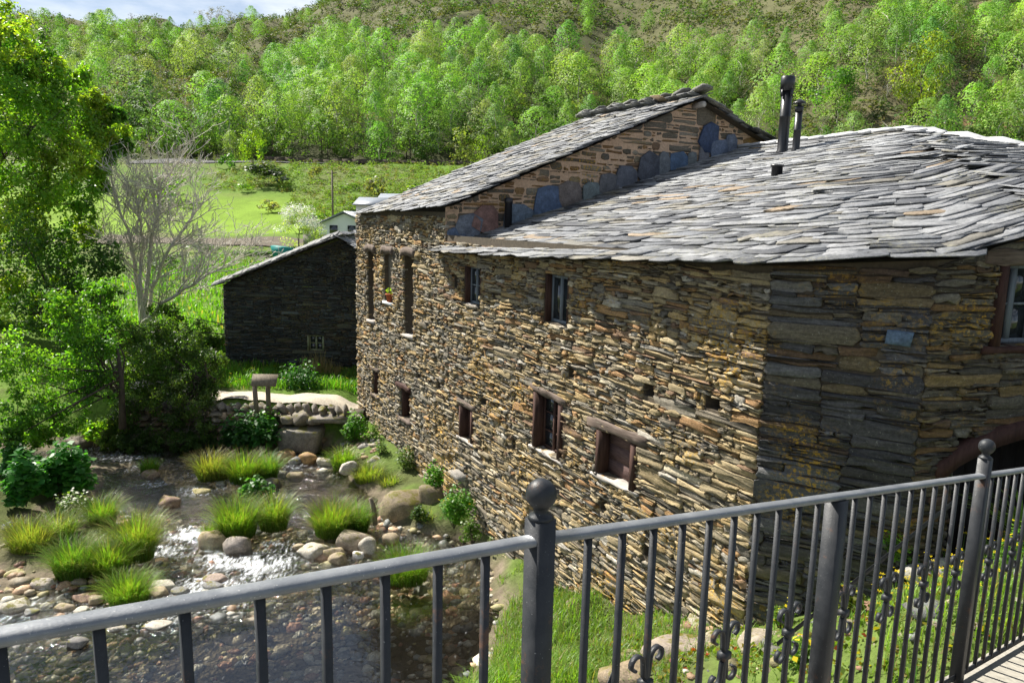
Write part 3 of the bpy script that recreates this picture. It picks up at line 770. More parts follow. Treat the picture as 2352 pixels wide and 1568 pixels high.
for i, (px, py, w, h, c) in enumerate(slabs):
    u_, z_ = uvG(px, py); sc_ = (J + UG * u_)[1] / FPX; w_ = w * sc_ / 0.88 / 2; h_ = h * sc_ / 2
    k = R.randint(7, 9); ph = R.random()
    pts = [(u_ + w_ * 1.1 * (abs(math.cos(a)) ** .85) * math.copysign(1, math.cos(a)) * R.uniform(.75, 1.1), z_ + h_ * 1.1 * (abs(math.sin(a)) ** .7) * math.copysign(1, math.sin(a)) * R.uniform(.85, 1.08) + (px and (0.30) * 0)) for a in [2 * math.pi * (j + ph) / k for j in range(k)]]
    V, F = piece(pts, .055 + .012 * (i % 3), .008, .012 + .012 * (i % 3), .02)
    MB().add(frame_map(V, J, UG, Z, NG), F, tuple(x * 1.5 for x in c)).build('upright_slab', M['slate'], tall)
# slit-window lintels, sills, frames
for k_, pxs in (('s1', (842, 862)), ('s2', (878, 911)), ('s3', (924, 962))):
    a, b, c, d = W_tall[k_]; w = empty('slit_window', C1, None, None); w.parent = tall; w.location = tuple(V3(*C1) - V3(*J))
    kk = 9; V = []
    for i in range(kk):
        q = i / (kk - 1); u = a - .13 + (c - a + .26) * q; z = d - .03 + (.055 * math.sin(math.pi * q) if k_ != 's2' else .05 * abs(math.sin(2 * math.pi * q)))
        for dz, n in ((0, -.15), (0, .07), (.17, .06), (.18, -.15)): V.append(C1 + UA * u + Z * (z + dz + R.gauss(0, .008)) + NA * n)
    F = [(i * 4 + j, i * 4 + (j + 1) % 4, (i + 1) * 4 + (j + 1) % 4, (i + 1) * 4 + j) for i in range(kk - 1) for j in range(4)] + [(3, 2, 1, 0), tuple((kk - 1) * 4 + j for j in range(4))]
    MB().add(V, F).build('lintel', M['wood_lintel'], w)
    sl = MB(); bar_uv(sl, C1, UA, NA, a - .04, b - .05, c + .04, b + .012, -.4, .05); sl.build('sill', M['wood_pale'] if k_ != 's2' else M['slate'], w)
    if k_ == 's2':
        bd = MB(); bar_uv(bd, C1, UA, NA, a + .004, b + .015, c - .004, d - .01, -.12, -.09); bd.build('board', M['wood_post'], w)
for k_ in ('l1', 'l2'):
    a, b, c, d = W_tall[k_]; w = empty('narrow_window', C1, None, None); w.parent = tall; w.location = tuple(V3(*C1) - V3(*J))
    for q0, q1 in ((a + .002, a + .07), (c - .07, c - .002)):
        fr = MB(); bar_uv(fr, C1, UA, NA, q0, b + .003, q1, d - .003, -.28, -.02); fr.build('jamb', M['wood_brown'], w)
    MB().add(*beam(C1, UA, NA, a - .12, c + .12, d + .05, .09 if k_ == 'l1' else .10, -.2, .05 if k_ == 'l1' else .09, rough=.012)).build('lintel', M['wood_red'] if k_ == 'l2' else M['wood_lintel'], w)
    MB().add(*beam(C1, UA, NA, a - .08, c + .08, b - .04, .07, -.2, .06)).build('sill', M['wood_lintel'], w)
# flower pot on the sill of the middle slit
a, b, c, d = W_tall['s2']; pb = C1 + UA * (a * .62 + c * .38) + NA * 0.0 + Z * (b + .014)
pot = empty('flower_pot', pb, 'small terracotta flower pot with a green seedling on the middle slit window sill', 'flower pot')
MB().lathe(pb, [(.055, 0), (.085, .16), (.10, .16), (.10, .20), (.08, .20), (.075, .17)], 14).build('pot', M['terracotta'], pot)

# ================================================================== the barn
BL = V3(-9.27, 23.57, 0.9); UBn = unit(V3(1, -0.02, 0)); NBn = V3(UBn[1], -UBn[0], 0)
barn = empty('barn', BL, 'shade-darkened slate-stone barn with a sloping slate roof standing in shade behind the stream wall', 'barn')
def uvN(px, py): return uvw(px, py, BL, UBn, NBn)
we = uvN(822, 700)[0]; zl = uvN(516, 654)[1]; ur, zr = uvN(778, 551)
sB = (zr - zl) / ur; WB = ur * 1.72
winB = (uvN(706, 790)[0], uvN(723, 806)[1], uvN(744, 790)[0], uvN(723, 770)[1])
planes = [(-sB, 1, zl - .02), (sB, 1, zr + sB * ur - .02)]
rBn = cut(tile(0, .5, WB, zr + .1, .075, .26), [winB])
bw_ = empty('wall', BL, None, None); bw_.parent = barn; bw_.location = (0, 0, 0)
pcs = lay(rBn, V3(BL[0], BL[1], 0), UBn, NBn, .004, .035, .012, lambda u, z: tuple(x * m_ for x, m_ in zip(stone_col((.08, .5, .38, .02, .02)), (.18, .24, .29))), planes=planes, wave=.02)  # barn front: shade put into the stone colours, unlike the side wall
USd = V3(-NBn[0], -NBn[1], 0)
rSd = tile(0, .5, 7, zl - .05, .08, .28)
pcs += [(V, F, c) for V, F, c in lay(rSd, V3(BL[0], BL[1], 0), USd, -UBn, .004, .04, .012, lambda u, z: stone_col((.4, .4, .1, .05, .05)))]
cb = MB(); O_ = V3(BL[0], BL[1], 0); wall_core(cb, carve([(0, .5, ur, zl)], [winB]), O_, UBn, NBn); wall_core(cb, [(ur, .5, WB, zl)], O_, UBn, NBn)
cb.add([O_ + UBn * u + Z * z - NBn * .035 for u, z in ((0, zl), (WB, zl), (ur, zr))], [(0, 1, 2)])
cb.add([O_ + Z * .5 + UBn * .035, O_ + Z * zl + UBn * .035, O_ + Z * zl + USd * 7 + UBn * .035, O_ + Z * .5 + USd * 7 + UBn * .035], [(0, 1, 2, 3)])
reveal(cb, winB, O_, UBn, NBn, .3); cb.build('wall_core', M['mortar_dark'], bw_)
emit(pcs, bw_, 'stone', 'small_stones', M['wall_shade'])
M['sash_green'] = plain_mat('pale_green_paint', (0.20, 0.22, 0.12), .7)
window(barn, O_, UBn, NBn, winB, 2, 2, jamb=.04, mat='sash_green', sash='sash_green', depth=.1, lintel=False, sill=False, front=.0)
br = empty('roof', BL, None, None); br.parent = barn; br.location = (0, 0, 0)
ea = O_ - UBn * .25 + NBn * .2 + Z * (zl - .06); rg = O_ + UBn * ur + NBn * .2 + Z * (zr + .10)
eb = ea + USd * 7.4; rgb = rg + USd * 7.4
slates([eb, ea], [rgb, rg], 24, .34, 2.1, .018, br, 'slate', 'small_slates', M['slate'], lambda c, b: tuple(x * 1.1 for x in slate_col((.6, .2, .1, .1, 0))), limit=150)
ew = O_ + UBn * (WB + .2) + NBn * .2 + Z * (zl - .06)
slates([ew, ew + USd * 7.4], [rg, rgb], 16, .4, 2.1, .018, br, 'back_slate', 'back_slates', M['slate'], lambda c, b: slate_col(), limit=20)

for i in range(17):                                  # slabs capping the front verge
    k = i / 17.0; P = ea * (1 - k) + rg * k + Z * .03 - UBn * .0; t = unit(rg - ea); out_ = unit(NBn * .93 - Z * .30); nn = unit(np.cross(t, out_)); nn = nn if nn[2] > 0 else -nn
    w_ = np.linalg.norm(rg - ea) / 17 * 1.25
    V, F = piece([(-.02, -.24 + R.gauss(0, .02)), (w_, -.24 + R.gauss(0, .02)), (w_, .10 + R.gauss(0, .02)), (w_ * .5, .11 + R.gauss(0, .02)), (0, .10 + R.gauss(0, .02))], .022, .006, -.012, .006, backcap=True)
    c_ = R.uniform(.85, 1.2); MB().add(frame_map(V, P + nn * (.05 + .012 * (i % 2)), t, out_, nn), F, (.15 * c_, .15 * c_, .145 * c_)).build('verge_slate', M['slate'], br)

# ================================================================== ground
def smooth(a, b, x):
    t = np.clip((x - a) / (b - a), 0, 1); return t * t * (3 - 2 * t)
class Noise2:
    def __init__(s, seed, n=256): s.g = np.random.default_rng(seed).random((n, n)); s.n = n
    def __call__(s, x, y):
        x = np.asarray(x, float); y = np.asarray(y, float); xi = np.floor(x).astype(int); yi = np.floor(y).astype(int)
        fx = x - xi; fy = y - yi; fx = fx * fx * (3 - 2 * fx); fy = fy * fy * (3 - 2 * fy); g = s.g; n = s.n
        a = g[xi % n, yi % n]; b = g[(xi + 1) % n, yi % n]; c = g[xi % n, (yi + 1) % n]; d = g[(xi + 1) % n, (yi + 1) % n]
        return (a * (1 - fx) + b * fx) * (1 - fy) + (c * (1 - fx) + d * fx) * fy - 0.5
    def fbm(s, x, y, o=4):
        r = 0; k = 1.0
        for i in range(o): r = r + k * s(x * 2 ** i + 17 * i, y * 2 ** i + 5 * i); k *= 0.5
        return r
NZ = Noise2(3)
ctrl = []
def cp(px, py, z): P = atz(px, py, z); ctrl.append((P[0], P[1], z))
for p in [(600, 1100), (450, 1160), (700, 1150), (330, 1120), (600, 1350), (300, 1500), (700, 1500), (850, 1450), (950, 1400), (120, 1540), (760, 1110), (520, 1250), (650, 1200), (420, 1300), (560, 1480), (420, 1100)]: cp(*p, -0.32)
for p in [(760, 1045), (800, 1075), (850, 1130), (880, 1185), (950, 1225), (1060, 1240), (1125, 1300), (1140, 1400), (1085, 1568), (185, 1065), (215, 1150), (120, 1195), (330, 1060), (440, 1045), (560, 1035), (640, 1040)]: cp(*p, 0.0)
for p in [(100, 1260, .14), (250, 1265, .10), (150, 1320, .06), (290, 1215, .08), (40, 1230, .15), (350, 1300, -.12), (345, 1190, -.12), (260, 1400, -.14), (20, 1400, -.05), (0, 1490, -.3), (380, 1240, -.25),
          (60, 1110, .35), (0, 1060, .6), (100, 1090, .4),
          (900, 1100, .22), (940, 1130, .45), (1000, 1160, .40), (1060, 1190, .35), (830, 1010, .4), (860, 1060, .35),
          (1250, 1340, .35), (1250, 1450, .5), (1300, 1568, 1.0), (1180, 1480, .25), (1500, 1480, 1.3), (1500, 1568, 1.65), (1700, 1500, 1.95), (1850, 1430, 2.25), (1900, 1560, 2.7), (2050, 1400, 2.75),
          (2150, 1350, 2.95), (2200, 1290, 3.0), (2340, 1280, 3.2), (2200, 1480, 3.35), (2340, 1430, 3.55), (1400, 1420, .8)]: cp(*p)
for u, z in ((0, 1.7), (1.2, 1.25), (2.4, .85), (4.5, .45), (6, .3), (LJ, .3), (10.5, .45), (LF, .7)):
    P = C1 + UA * u + NA * .05; ctrl.append((P[0], P[1], z)); P = P - NA * 2; ctrl.append((P[0], P[1], z + .2))
ctrl += [(C2[0], C2[1], 2.6), (C2[0] + 1.5, C2[1] + .2, 2.95), (C3[0], C3[1], 3.4)]
for x in (-8.6, -7.4, -6.5, -5.6, -4.75):
    ctrl += [(x, 18.35, -.12), (x, 18.95, .92), (x, 19.6, .98), (x, 20.3, 1.0)]
ctrl += [(-8.9, 18.95, .95), (-10.4, 19.0, .95), (-12.5, 19.6, 1.1), (-12.5, 17.6, 0), (-14.5, 17.4, 0), (-12.5, 15.4, .8), (-9.5, 18.3, -.1), (-10.6, 18.2, -.1)]
ctrl += [(-4, 22, 1.0), (-7, 23, 1.0), (-10, 21, 1.1), (-13, 21.5, 1.2), (-16, 14, 2.0), (-12, 12, 1.0), (-11, 9.5, .3), (-16, 5, 1.6), (-14, -4, 1.6), (-9, 6, -.3), (-5, 4, -.4), (-2, 6, -.35), (-1, 3, -.4), (-5, -5, -.4), (0, 0, -.3), (1.2, 4.5, .6),
         (3, 3, 1.6), (5, 4.2, 3.5), (5, 0, 3.2), (9, 1, 3.9), (14, 5, 4), (14, 15, 4), (20, 25, 5), (8, -5, 4), (-20, 25, 2.5), (8, 26, 2.5)]
ctrl = np.array(ctrl)
_d = np.sqrt(((ctrl[:, None, :2] - ctrl[None, :, :2]) ** 2).sum(2) + .16)
_A = np.block([[_d + 1e-6 * np.eye(len(ctrl)), np.ones((len(ctrl), 1))], [np.ones((1, len(ctrl))), np.zeros((1, 1))]])
_w = np.linalg.solve(_A, np.concatenate([ctrl[:, 2], [0]]))
FY = np.array([0, 20, 26, 31, 45, 57, 81, 95, 110, 130, 150, 156, 162, 400, 430, 700])
def G(x, y):
    x = np.atleast_1d(np.asarray(x, float)); y = np.atleast_1d(np.asarray(y, float)); sh = np.broadcast(x, y).shape
    x = np.broadcast_to(x, sh).ravel(); y = np.broadcast_to(y, sh).ravel()
    zn = np.full(len(x), _w[-1]); near = (y < 34)
    if near.any():
        idx = np.where(near)[0]
        for c in range(0, len(idx), 20000):
            ii = idx[c:c + 20000]
            d = np.sqrt((x[ii, None] - ctrl[None, :, 0]) ** 2 + (y[ii, None] - ctrl[None, :, 1]) ** 2 + .16); zn[ii] = d @ _w[:-1] + _w[-1]
    th = x / np.maximum(y, 10.0)
    q = 1 + 0.65 * smooth(0.12, 0.5, th)
    ye = y * q
    k = np.interp(th, [-1.3, -.6, -.3, -.2, -.1, 0.1, .7, 1.3], [.31, .348, .352, .43, .50, .56, .62, .65])
    base = np.interp(ye, FY[:13], [.9, .95, 1.1, 1.35, 1.85, 2.4, 3.15, 3.9, 6.6, 10.9, 15.8, 16.0, 16.6])
    hill = np.clip(ye - 162, 0, 245) * k + np.clip(ye - 407, 0, 400) * .03
    zf = base + hill + NZ.fbm(x * .03, ye * .03, 4) * np.clip(ye - 165, 0, 120) * .10 + NZ.fbm(x * .12, y * .12, 3) * .5 * smooth(30, 60, y)
    zf = 6 + (zf - 6) / q
    t = smooth(24, 33, y)
    z = np.where(near, zn * (1 - t) + zf * t, zf)
    z = z + np.where(y < 30, NZ.fbm(x * 2.1, y * 2.1, 4) * .07, 0)
    return z.reshape(sh)
def g1(x, y): return float(G(x, y)[0])

ys = np.concatenate([np.arange(-8, 30, .15), 30 * 1.0225 ** np.arange(0, 145)])
ths = np.linspace(-1.35, 1.35, 330)
Yg, Tg = np.meshgrid(ys, ths, indexing='ij'); Xg = Tg * (Yg + 11)
Zg = G(Xg, Yg)
nr, nc = Xg.shape
Vg = np.stack([Xg, Yg, Zg], -1).reshape(-1, 3)
ii = (np.arange(nr - 1)[:, None] * nc + np.arange(nc - 1)[None, :]).ravel()
Fg = np.stack([ii, ii + 1, ii + nc + 1, ii + nc], 1)
X, Y, ZZ = Vg.T
th = X / np.maximum(Y, 10); q = 1 + .65 * smooth(.12, .5, th); ye = Y * q
nn = NZ.fbm(X * .35, Y * .35, 4) + .5; n3 = NZ.fbm(X * .045 + 9, ye * .045, 4) + .5
def cm(c): return np.tile(np.array(c, float), (len(X), 1))
def blend(A, B, t): return A * (1 - t[:, None]) + B * t[:, None]
Cc = cm((.10, .17, .025))                                        # meadow
Cc = blend(Cc, cm((.13, .15, .05)), smooth(.5, .8, nn))
Cc = blend(Cc, cm((.17, .27, .03)), smooth(82, 90, Y) * (1 - smooth(112, 125, Y)) * (1 - smooth(-.28, -.22, th)))
Cc = blend(Cc, cm((.13, .155, .05)), smooth(100, 118, Y) * smooth(-.30, -.24, th) * smooth(.3, .6, n3))
Cc = blend(Cc, cm((.055, .06, .025)), smooth(158, 164, ye))
Cc = blend(Cc, cm((.115, .115, .055)), smooth(205, 235, ye) * smooth(.25, .5, n3 + .1))
Cc = blend(Cc, cm((.12, .11, .06)), smooth(165, 190, ye) * smooth(.30, .45, th))
Cc = blend(Cc, cm((.30, .17, .10)), smooth(165, 180, ye) * smooth(.45, .6, th) * smooth(.62, .72, nn))
Cc = blend(Cc, cm((.11, .09, .06)), (1 - smooth(-.02, .10, ZZ)) * (Y < 20))      # stream bed
Cc = blend(Cc, cm((.17, .14, .10)), smooth(-.02, .05, ZZ) * (1 - smooth(.15, .30, ZZ)) * (Y < 19))
Cc = blend(Cc, cm((.085, .10, .035)), (.55 + .45 * smooth(.3, .5, nn)) * (Y < 18) * (ZZ > .12))
ground = obj('ground', mesh_np('ground', Vg, [Fg], M['ground'], Cc, smooth=True), kind='structure')

def strip(name, pts, width, mat, lift=.05, kind='structure', n=60, **kw):
    """sheet that follows the ground along a polyline in plan"""
    P = np.array(pts, float); seg = np.linalg.norm(np.diff(P, axis=0), axis=1); cum = np.concatenate([[0], np.cumsum(seg)])
    s = np.linspace(0, cum[-1], n); C = np.stack([np.interp(s, cum, P[:, 0]), np.interp(s, cum, P[:, 1])], 1)
    T = np.gradient(C, axis=0); T /= np.linalg.norm(T, axis=1)[:, None]; S = np.stack([-T[:, 1], T[:, 0]], 1); m_ = 7; V = []
    wd = np.broadcast_to(width, (n,)) if np.isscalar(width) else np.interp(s, cum, width)
    for j in range(m_):
        a = (j / (m_ - 1) - .5); Q = C + S * (a * wd)[:, None]; V.append(np.stack([Q[:, 0], Q[:, 1], G(Q[:, 0], Q[:, 1]) + lift], 1))
    V = np.stack(V, 1).reshape(-1, 3); ii = (np.arange(n - 1)[:, None] * m_ + np.arange(m_ - 1)[None, :]).ravel()
    return obj(name, mesh_np(name, V, [np.stack([ii, ii + m_, ii + m_ + 1, ii + 1], 1)], mat, np.ones((len(V), 3))), kind=kind, **kw)
strip('path', [(-10.5, 20.0), (-7.6, 19.65), (-5.6, 19.55), (-4.35, 19.5), (-3.6, 19.7)], 1.05, M['gravel'], .05)
strip('ploughed_field', [(-44, 76), (-30, 75), (-18, 74.5), (-6, 74)], 9, M['soil'], .12, n=80)
strip('road', [(-75, 147), (-50, 151), (-20, 152.5), (10, 153), (40, 153)], 4.0, M['asphalt'], .15, n=80)

# ------------------------------------------------------------------ stream water
FO = [(560, 1315, .9), (640, 1290, .7), (590, 1285, .7), (430, 1225, .8), (400, 1260, .6), (480, 1330, .9), (440, 1360, .8), (460, 1125, .6), (510, 1110, .5), (330, 1075, .6), (260, 1045, .5), (300, 1050, .6), (640, 1245, .5),
      (395, 1395, .7), (690, 1065, .5), (730, 1070, .4), (540, 1365, .8), (360, 1110, .5), (450, 1095, .5), (700, 1240, .4), (620, 1330, .6), (60, 1400, .5), (140, 1425, .5), (330, 1400, .4), (1010, 1300, .4), (480, 1050, .5), (500, 1290, .7)]
wx = np.arange(-17, 3.2, .10); wy = np.arange(-7, 19.4, .10)
WY, WX = np.meshgrid(wy, wx, indexing='ij'); x, y = WX.ravel(), WY.ravel()
rap = np.zeros(len(x)); foam = np.zeros(len(x))
for px, py, s_ in FO:
    P = atz(px, py, 0); d2 = ((x - P[0]) / .55) ** 2 + ((y - P[1]) / .55) ** 2
    rap = np.maximum(rap, s_ * np.exp(-d2 * .35)); foam = np.maximum(foam, s_ * np.exp(-d2 * 1.1))
rap = np.clip(rap + .42 * smooth(10.2, 12.5, y), .0, 1); foam = foam * (0.75 + 1.0 * NZ.fbm(x * 1.3, y * 3, 3))
amp = .012 * smooth(9.5, 12, y) + .05 * rap
z = NZ.fbm(x * 2.2, y * 4.0, 4) * amp * 1.6
nr, nc = WX.shape; ii = (np.arange(nr - 1)[:, None] * nc + np.arange(nc - 1)[None, :]).ravel()
obj('water', mesh_np('water', np.stack([x, y, z], 1), [np.stack([ii, ii + 1, ii + nc + 1, ii + nc], 1)], M['water'], np.stack([rap, np.clip(foam, 0, 1), 0 * x], 1), smooth=True), kind='structure')

# ------------------------------------------------------------------ stones in the stream
def rock_mesh(seed, flat=.6, sub=2):
    """rounded, slightly faceted stone, unit size"""
    r = np.random.default_rng(seed); import bmesh as bm_
    b = bm_.new(); bm_.ops.create_icosphere(b, subdivisions=sub, radius=1.0)
    V = np.array([v.co[:] for v in b.verts]); F = np.array([[v.index for v in f.verts] for f in b.faces]); b.free()
    for k in range(12):
        n = unit(r.normal(size=3)); d = r.uniform(.55, .86); s = V @ n; V = V - np.outer(np.maximum(s - d, 0) * .97, n)
    V = V * (1 + .06 * np.sin(V[:, [0]] * 5 + r.random() * 6) * np.cos(V[:, [1]] * 4 + r.random() * 6))
    V[:, 2] *= flat; return V, F
ROCKV = [rock_mesh(s, 1.0, 3 if s < 6 else 1) for s in range(14)]
def peb_batch(name, pts, sizes, cols, mat, flat=(.35, .6), **kw):
    """many small stones in one mesh"""
    Vs, Fs, Cs = [], [], []; n0 = 0; n = len(pts)
    proto = [rock_mesh(100 + i, 1.0, 1) for i in range(6)]
    which = rng.integers(0, 6, n); rot = rng.random(n) * 6.28
    for k in range(6):
        I = np.where(which == k)[0]
        if not len(I): continue
        V, F = proto[k]; c, s = np.cos(rot[I]), np.sin(rot[I]); sx = sizes[I] * rng.uniform(.8, 1.3, len(I)); sy = sizes[I] * rng.uniform(.6, 1, len(I)); sz = sizes[I] * rng.uniform(*flat, len(I))
        P = V[None] * np.stack([sx, sy, sz], 1)[:, None, :]
        Q = np.stack([P[..., 0] * c[:, None] - P[..., 1] * s[:, None], P[..., 0] * s[:, None] + P[..., 1] * c[:, None], P[..., 2]], -1) + pts[I][:, None, :]
        Vs.append(Q.reshape(-1, 3)); Fs.append((F[None] + (np.arange(len(I)) * len(V))[:, None, None] + n0).reshape(-1, 3)); Cs.append(np.repeat(cols[I], len(V), 0)); n0 += len(I) * len(V)
    return obj(name, mesh_np(name, np.concatenate(Vs), [np.concatenate(Fs)], mat, np.concatenate(Cs), smooth=True), **kw)
pal = np.array([(.20, .165, .115), (.24, .16, .10), (.15, .145, .13), (.28, .24, .17), (.19, .105, .07), (.12, .125, .12), (.17, .15, .075), (.32, .30, .25)])
n = 5200
px_ = rng.uniform(-9.5, .6, n); py_ = rng.uniform(6.5, 14.2, n) ; sz_ = .072 * np.exp(rng.normal(0, .5, n)); pz_ = G(px_, py_)
k_ = pz_ < .04; px_, py_, sz_, pz_ = px_[k_], py_[k_], sz_[k_], pz_[k_]; sz_ = np.minimum(sz_, .2)
peb_batch('stream_pebbles', np.stack([px_, py_, pz_], 1), sz_, pal[rng.integers(0, 8, len(px_))] * rng.uniform(.65, 1.25, (len(px_), 1)) * 1.9, M['pebble'], label='rounded brown and grey pebbles covering the shallow bed of the stream', cat='pebbles', kind='stuff')

def rock(cx, base, w, h, c, label, sub=None, group=None, yoff=0.0, z=0.0, mat='rock', depthk=.8, name='rock'):
    P = atz(cx, base, z); s = np.dot(P - EYE, _f) / FPX
    hx = w * s / 2; hz = h * s * .62; hy = hx * depthk
    k = R.randint(0, 5); V, F = ROCKV[k]; a = R.uniform(0, 6.28)
    ca, sa = math.cos(a), math.sin(a)
    V = np.stack([V[:, 0] * ca - V[:, 1] * sa, V[:, 0] * sa + V[:, 1] * ca, V[:, 2]], 1)
    Q = V * V3(hx * 1.08, hy, hz * 1.0); L = P + V3(0, hy * .75 + yoff, hz * .22)
    me = mesh_np(name, Q, [F], M[mat], np.tile(np.array(c, float), (len(Q), 1)), smooth=True)
    o = bpy.data.objects.new(name, me); link(o); o.location = tuple(L); tag(o, label, 'rock', group); return o
# cx, base y, w, h, colour, label   (x0, y0 from the lower left quarter of the picture, scaled)
def zz(x, y): return x / 2.0, 784 + y / 2.0
TAN_, GR_, PL_, RD_, DK_, OC_ = (.34, .27, .18), (.22, .215, .21), (.46, .42, .35), (.30, .18, .12), (.10, .09, .08), (.36, .22, .10)
rocks = [
 (1310, 548, 110, 62, OC_, 'ochre boulder under the big square block of the stream wall'), (1355, 568, 66, 46, GR_, 'bluish grey stone between two ochre boulders below the stream wall'),
 (1402, 566, 96, 60, OC_, 'rounded orange-brown boulder beside the bluish grey stone'), (1480, 572, 90, 48, PL_, 'pale grey rock beside the sedge tuft near the dark culvert'),
 (1590, 598, 92, 60, PL_, 'pale angular rock right of the sedge tuft near the house foot'), (1270, 602, 54, 36, TAN_, 'small tan stone behind the boulders in midstream, right of the double tuft'),
 (1285, 622, 66, 34, GR_, 'flat grey-brown stone just in front of the small tan stone'), (1354, 636, 84, 44, TAN_, 'smooth tan rock standing alone in the dark water below the boulders'),
 (1250, 678, 90, 60, DK_, 'dark shadowed boulder at the right foot of the double grass tuft'), (1015, 664, 54, 32, GR_, 'grey wet stone between the two upper grass tufts'),
 (915, 700, 90, 26, (.30, .26, .12), 'flat mossy stone barely above the upper rapids'), (770, 758, 120, 60, (.20, .13, .09), 'brown wet boulder in midstream left of the central tuft'),
 (685, 628, 90, 40, (.28, .20, .14), 'brown stone below the small dark tuft in the upper stream'), (965, 950, 130, 100, TAN_, 'mossy tan boulder at the left foot of the central tuft'),
 (1078, 985, 150, 90, (.28, .24, .21), 'rounded grey boulder with moss in front of the central tuft'), (1605, 955, 190, 100, (.40, .33, .25), 'largest tan boulder of the row below the right-hand tuft'),
 (1425, 1002, 170, 74, PL_, 'pale speckled boulder at the left end of the boulder row'), (1520, 1000, 110, 66, TAN_, 'dark-spotted rock in the middle of the boulder row'),
 (1690, 980, 100, 90, PL_, 'upright pale rock leaning on the largest tan boulder'), (1790, 935, 100, 56, TAN_, 'tan rock at the right end of the boulder row'),
 (1552, 1030, 100, 64, TAN_, 'tan rock in front of the boulder row, near the handrail'), (1640, 1000, 70, 42, (.6, .57, .52), 'whitish stone wedged in front of the upright pale rock'),
 (1370, 962, 64, 34, TAN_, 'small mossy stone left behind the pale speckled boulder'), (970, 1112, 120, 46, (.30, .23, .19), 'brown flat rock just above the handrail in the lower rapids'),
 (962, 1150, 110, 40, GR_, 'grey flat rock directly below the brown one by the handrail'), (735, 1150, 120, 54, PL_, 'pale flat rock behind the round tuft by the handrail'),
 (715, 1180, 110, 46, TAN_, 'tan flat rock touching the right side of the round tuft'), (812, 1160, 90, 34, GR_, 'grey wet slab right of the pale flat rocks'),
 (905, 1120, 50, 24, RD_, 'little reddish stone in the lower rapids'), (180, 1150, 130, 66, (.42, .36, .31), 'angular pale pinkish rock on the left gravel bar'),
 (130, 1110, 80, 44, GR_, 'bluish grey stone behind the angular pinkish rock'), (60, 1115, 120, 70, (.44, .38, .20), 'pale rock with yellow moss on the left edge of the gravel bar'),
 (28, 1165, 70, 40, TAN_, 'tan stone at the left picture edge below the mossy pale rock'), (62, 1055, 120, 40, PL_, 'pale flat rock on the left edge under the grass tufts'),
 (325, 1145, 54, 26, RD_, 'small rusty stone right of the angular pinkish rock'), (370, 1200, 120, 44, (.32, .21, .15), 'flat reddish-brown rock left of the round tuft'),
 (425, 1212, 90, 40, TAN_, 'tan rock against the left side of the round tuft'), (55, 1250, 150, 62, PL_, 'broad pale slab in the shallows at the left picture edge'),
 (282, 1250, 100, 46, TAN_, 'tan rock in the shallows left above the handrail'), (130, 1262, 74, 38, GR_, 'grey stone just right of the broad pale slab'),
 (372, 1256, 84, 34, PL_, 'pale stone right of the tan rock above the handrail'), (530, 1332, 96, 32, PL_, 'pale flat stone below the handrail between the first and second balusters'),
 (690, 1334, 150, 30, PL_, 'long pale slab below the handrail beside the second baluster'), (592, 1306, 60, 24, GR_, 'grey stone tucked directly under the handrail'),
 (335, 1420, 110, 54, (.16, .15, .14), 'dark wet slab under water left of the first baluster'), (30, 880, 90, 70, (.13, .15, .18), 'bluish boulder at the left picture edge above the grass tufts'),
 (120, 870, 110, 44, (.26, .21, .18), 'brown boulder beside the bluish one on the left bank'), (350, 490, 170, 60, (.12, .09, .06), 'dark brown ledge stone in the shade at the head of the stream'),
 (300, 545, 120, 30, DK_, 'dark flat stone at the lip of the upper riffle'), (460, 480, 130, 90, (.14, .10, .03), 'mossy ochre boulder in the shade under the riverside bushes'),
 (1530, 470, 90, 40, (.22, .18, .13), 'brown flat stone at the mouth of the culvert'), (1690, 500, 100, 44, (.30, .28, .25), 'grey stone among the plants at the house foot'),
 (1730, 560, 90, 40, (.33, .31, .27), 'pale grey slab between the plants at the house foot'), (1280, 490, 130, 50, (.30, .21, .12), 'flat brown stones at the foot of the stream wall')]
for a in rocks:
    x_, y_ = zz(a[0], a[1]); zr_ = 0.12 if a[5].startswith(('bluish boulder', 'brown boulder')) else (.3 if 'house foot' in a[5] else 0.0)
    rock(x_, y_, a[2] / 2.0, a[3] / 2.0 * 1.1, a[4], a[5], z=zr_ - .02)
rock(935, 1200, 125, 100, (.24, .19, .12), 'big layered brown boulder with moss at the foot of the house wall', z=.05, depthk=.9)
rock(985, 1175, 75, 90, (.20, .16, .10), 'brown mossy boulder right behind the big layered one', z=.2, depthk=.8)
# small loose stones along the edges
n = 900; u_ = rng.random(n)
L_ = [(-9.5, 9.2, -4.9, 12.3), (-8.5, 8.8, -4.2, 11.0), (-5.4, 10.2, -3.6, 11.2), (-3.4, 11.4, -1.6, 13.6), (-4.8, 16.4, -3.2, 18.3)]
pp = np.array([[rng.uniform(L_[i][0], L_[i][2]), rng.uniform(L_[i][1], L_[i][3])] for i in rng.integers(0, 5, n)])
sz_ = .06 * np.exp(rng.normal(0, .5, n)); zz_ = np.maximum(G(pp[:, 0], pp[:, 1]), -.05)
peb_batch('bank_stones', np.stack([pp[:, 0], pp[:, 1], zz_], 1), sz_, pal[rng.integers(0, 8, n)] * rng.uniform(.9, 1.7, (n, 1)), M['pebble'], label='loose pale stones scattered on the gravel bar and water edges', cat='stones', kind='stuff')

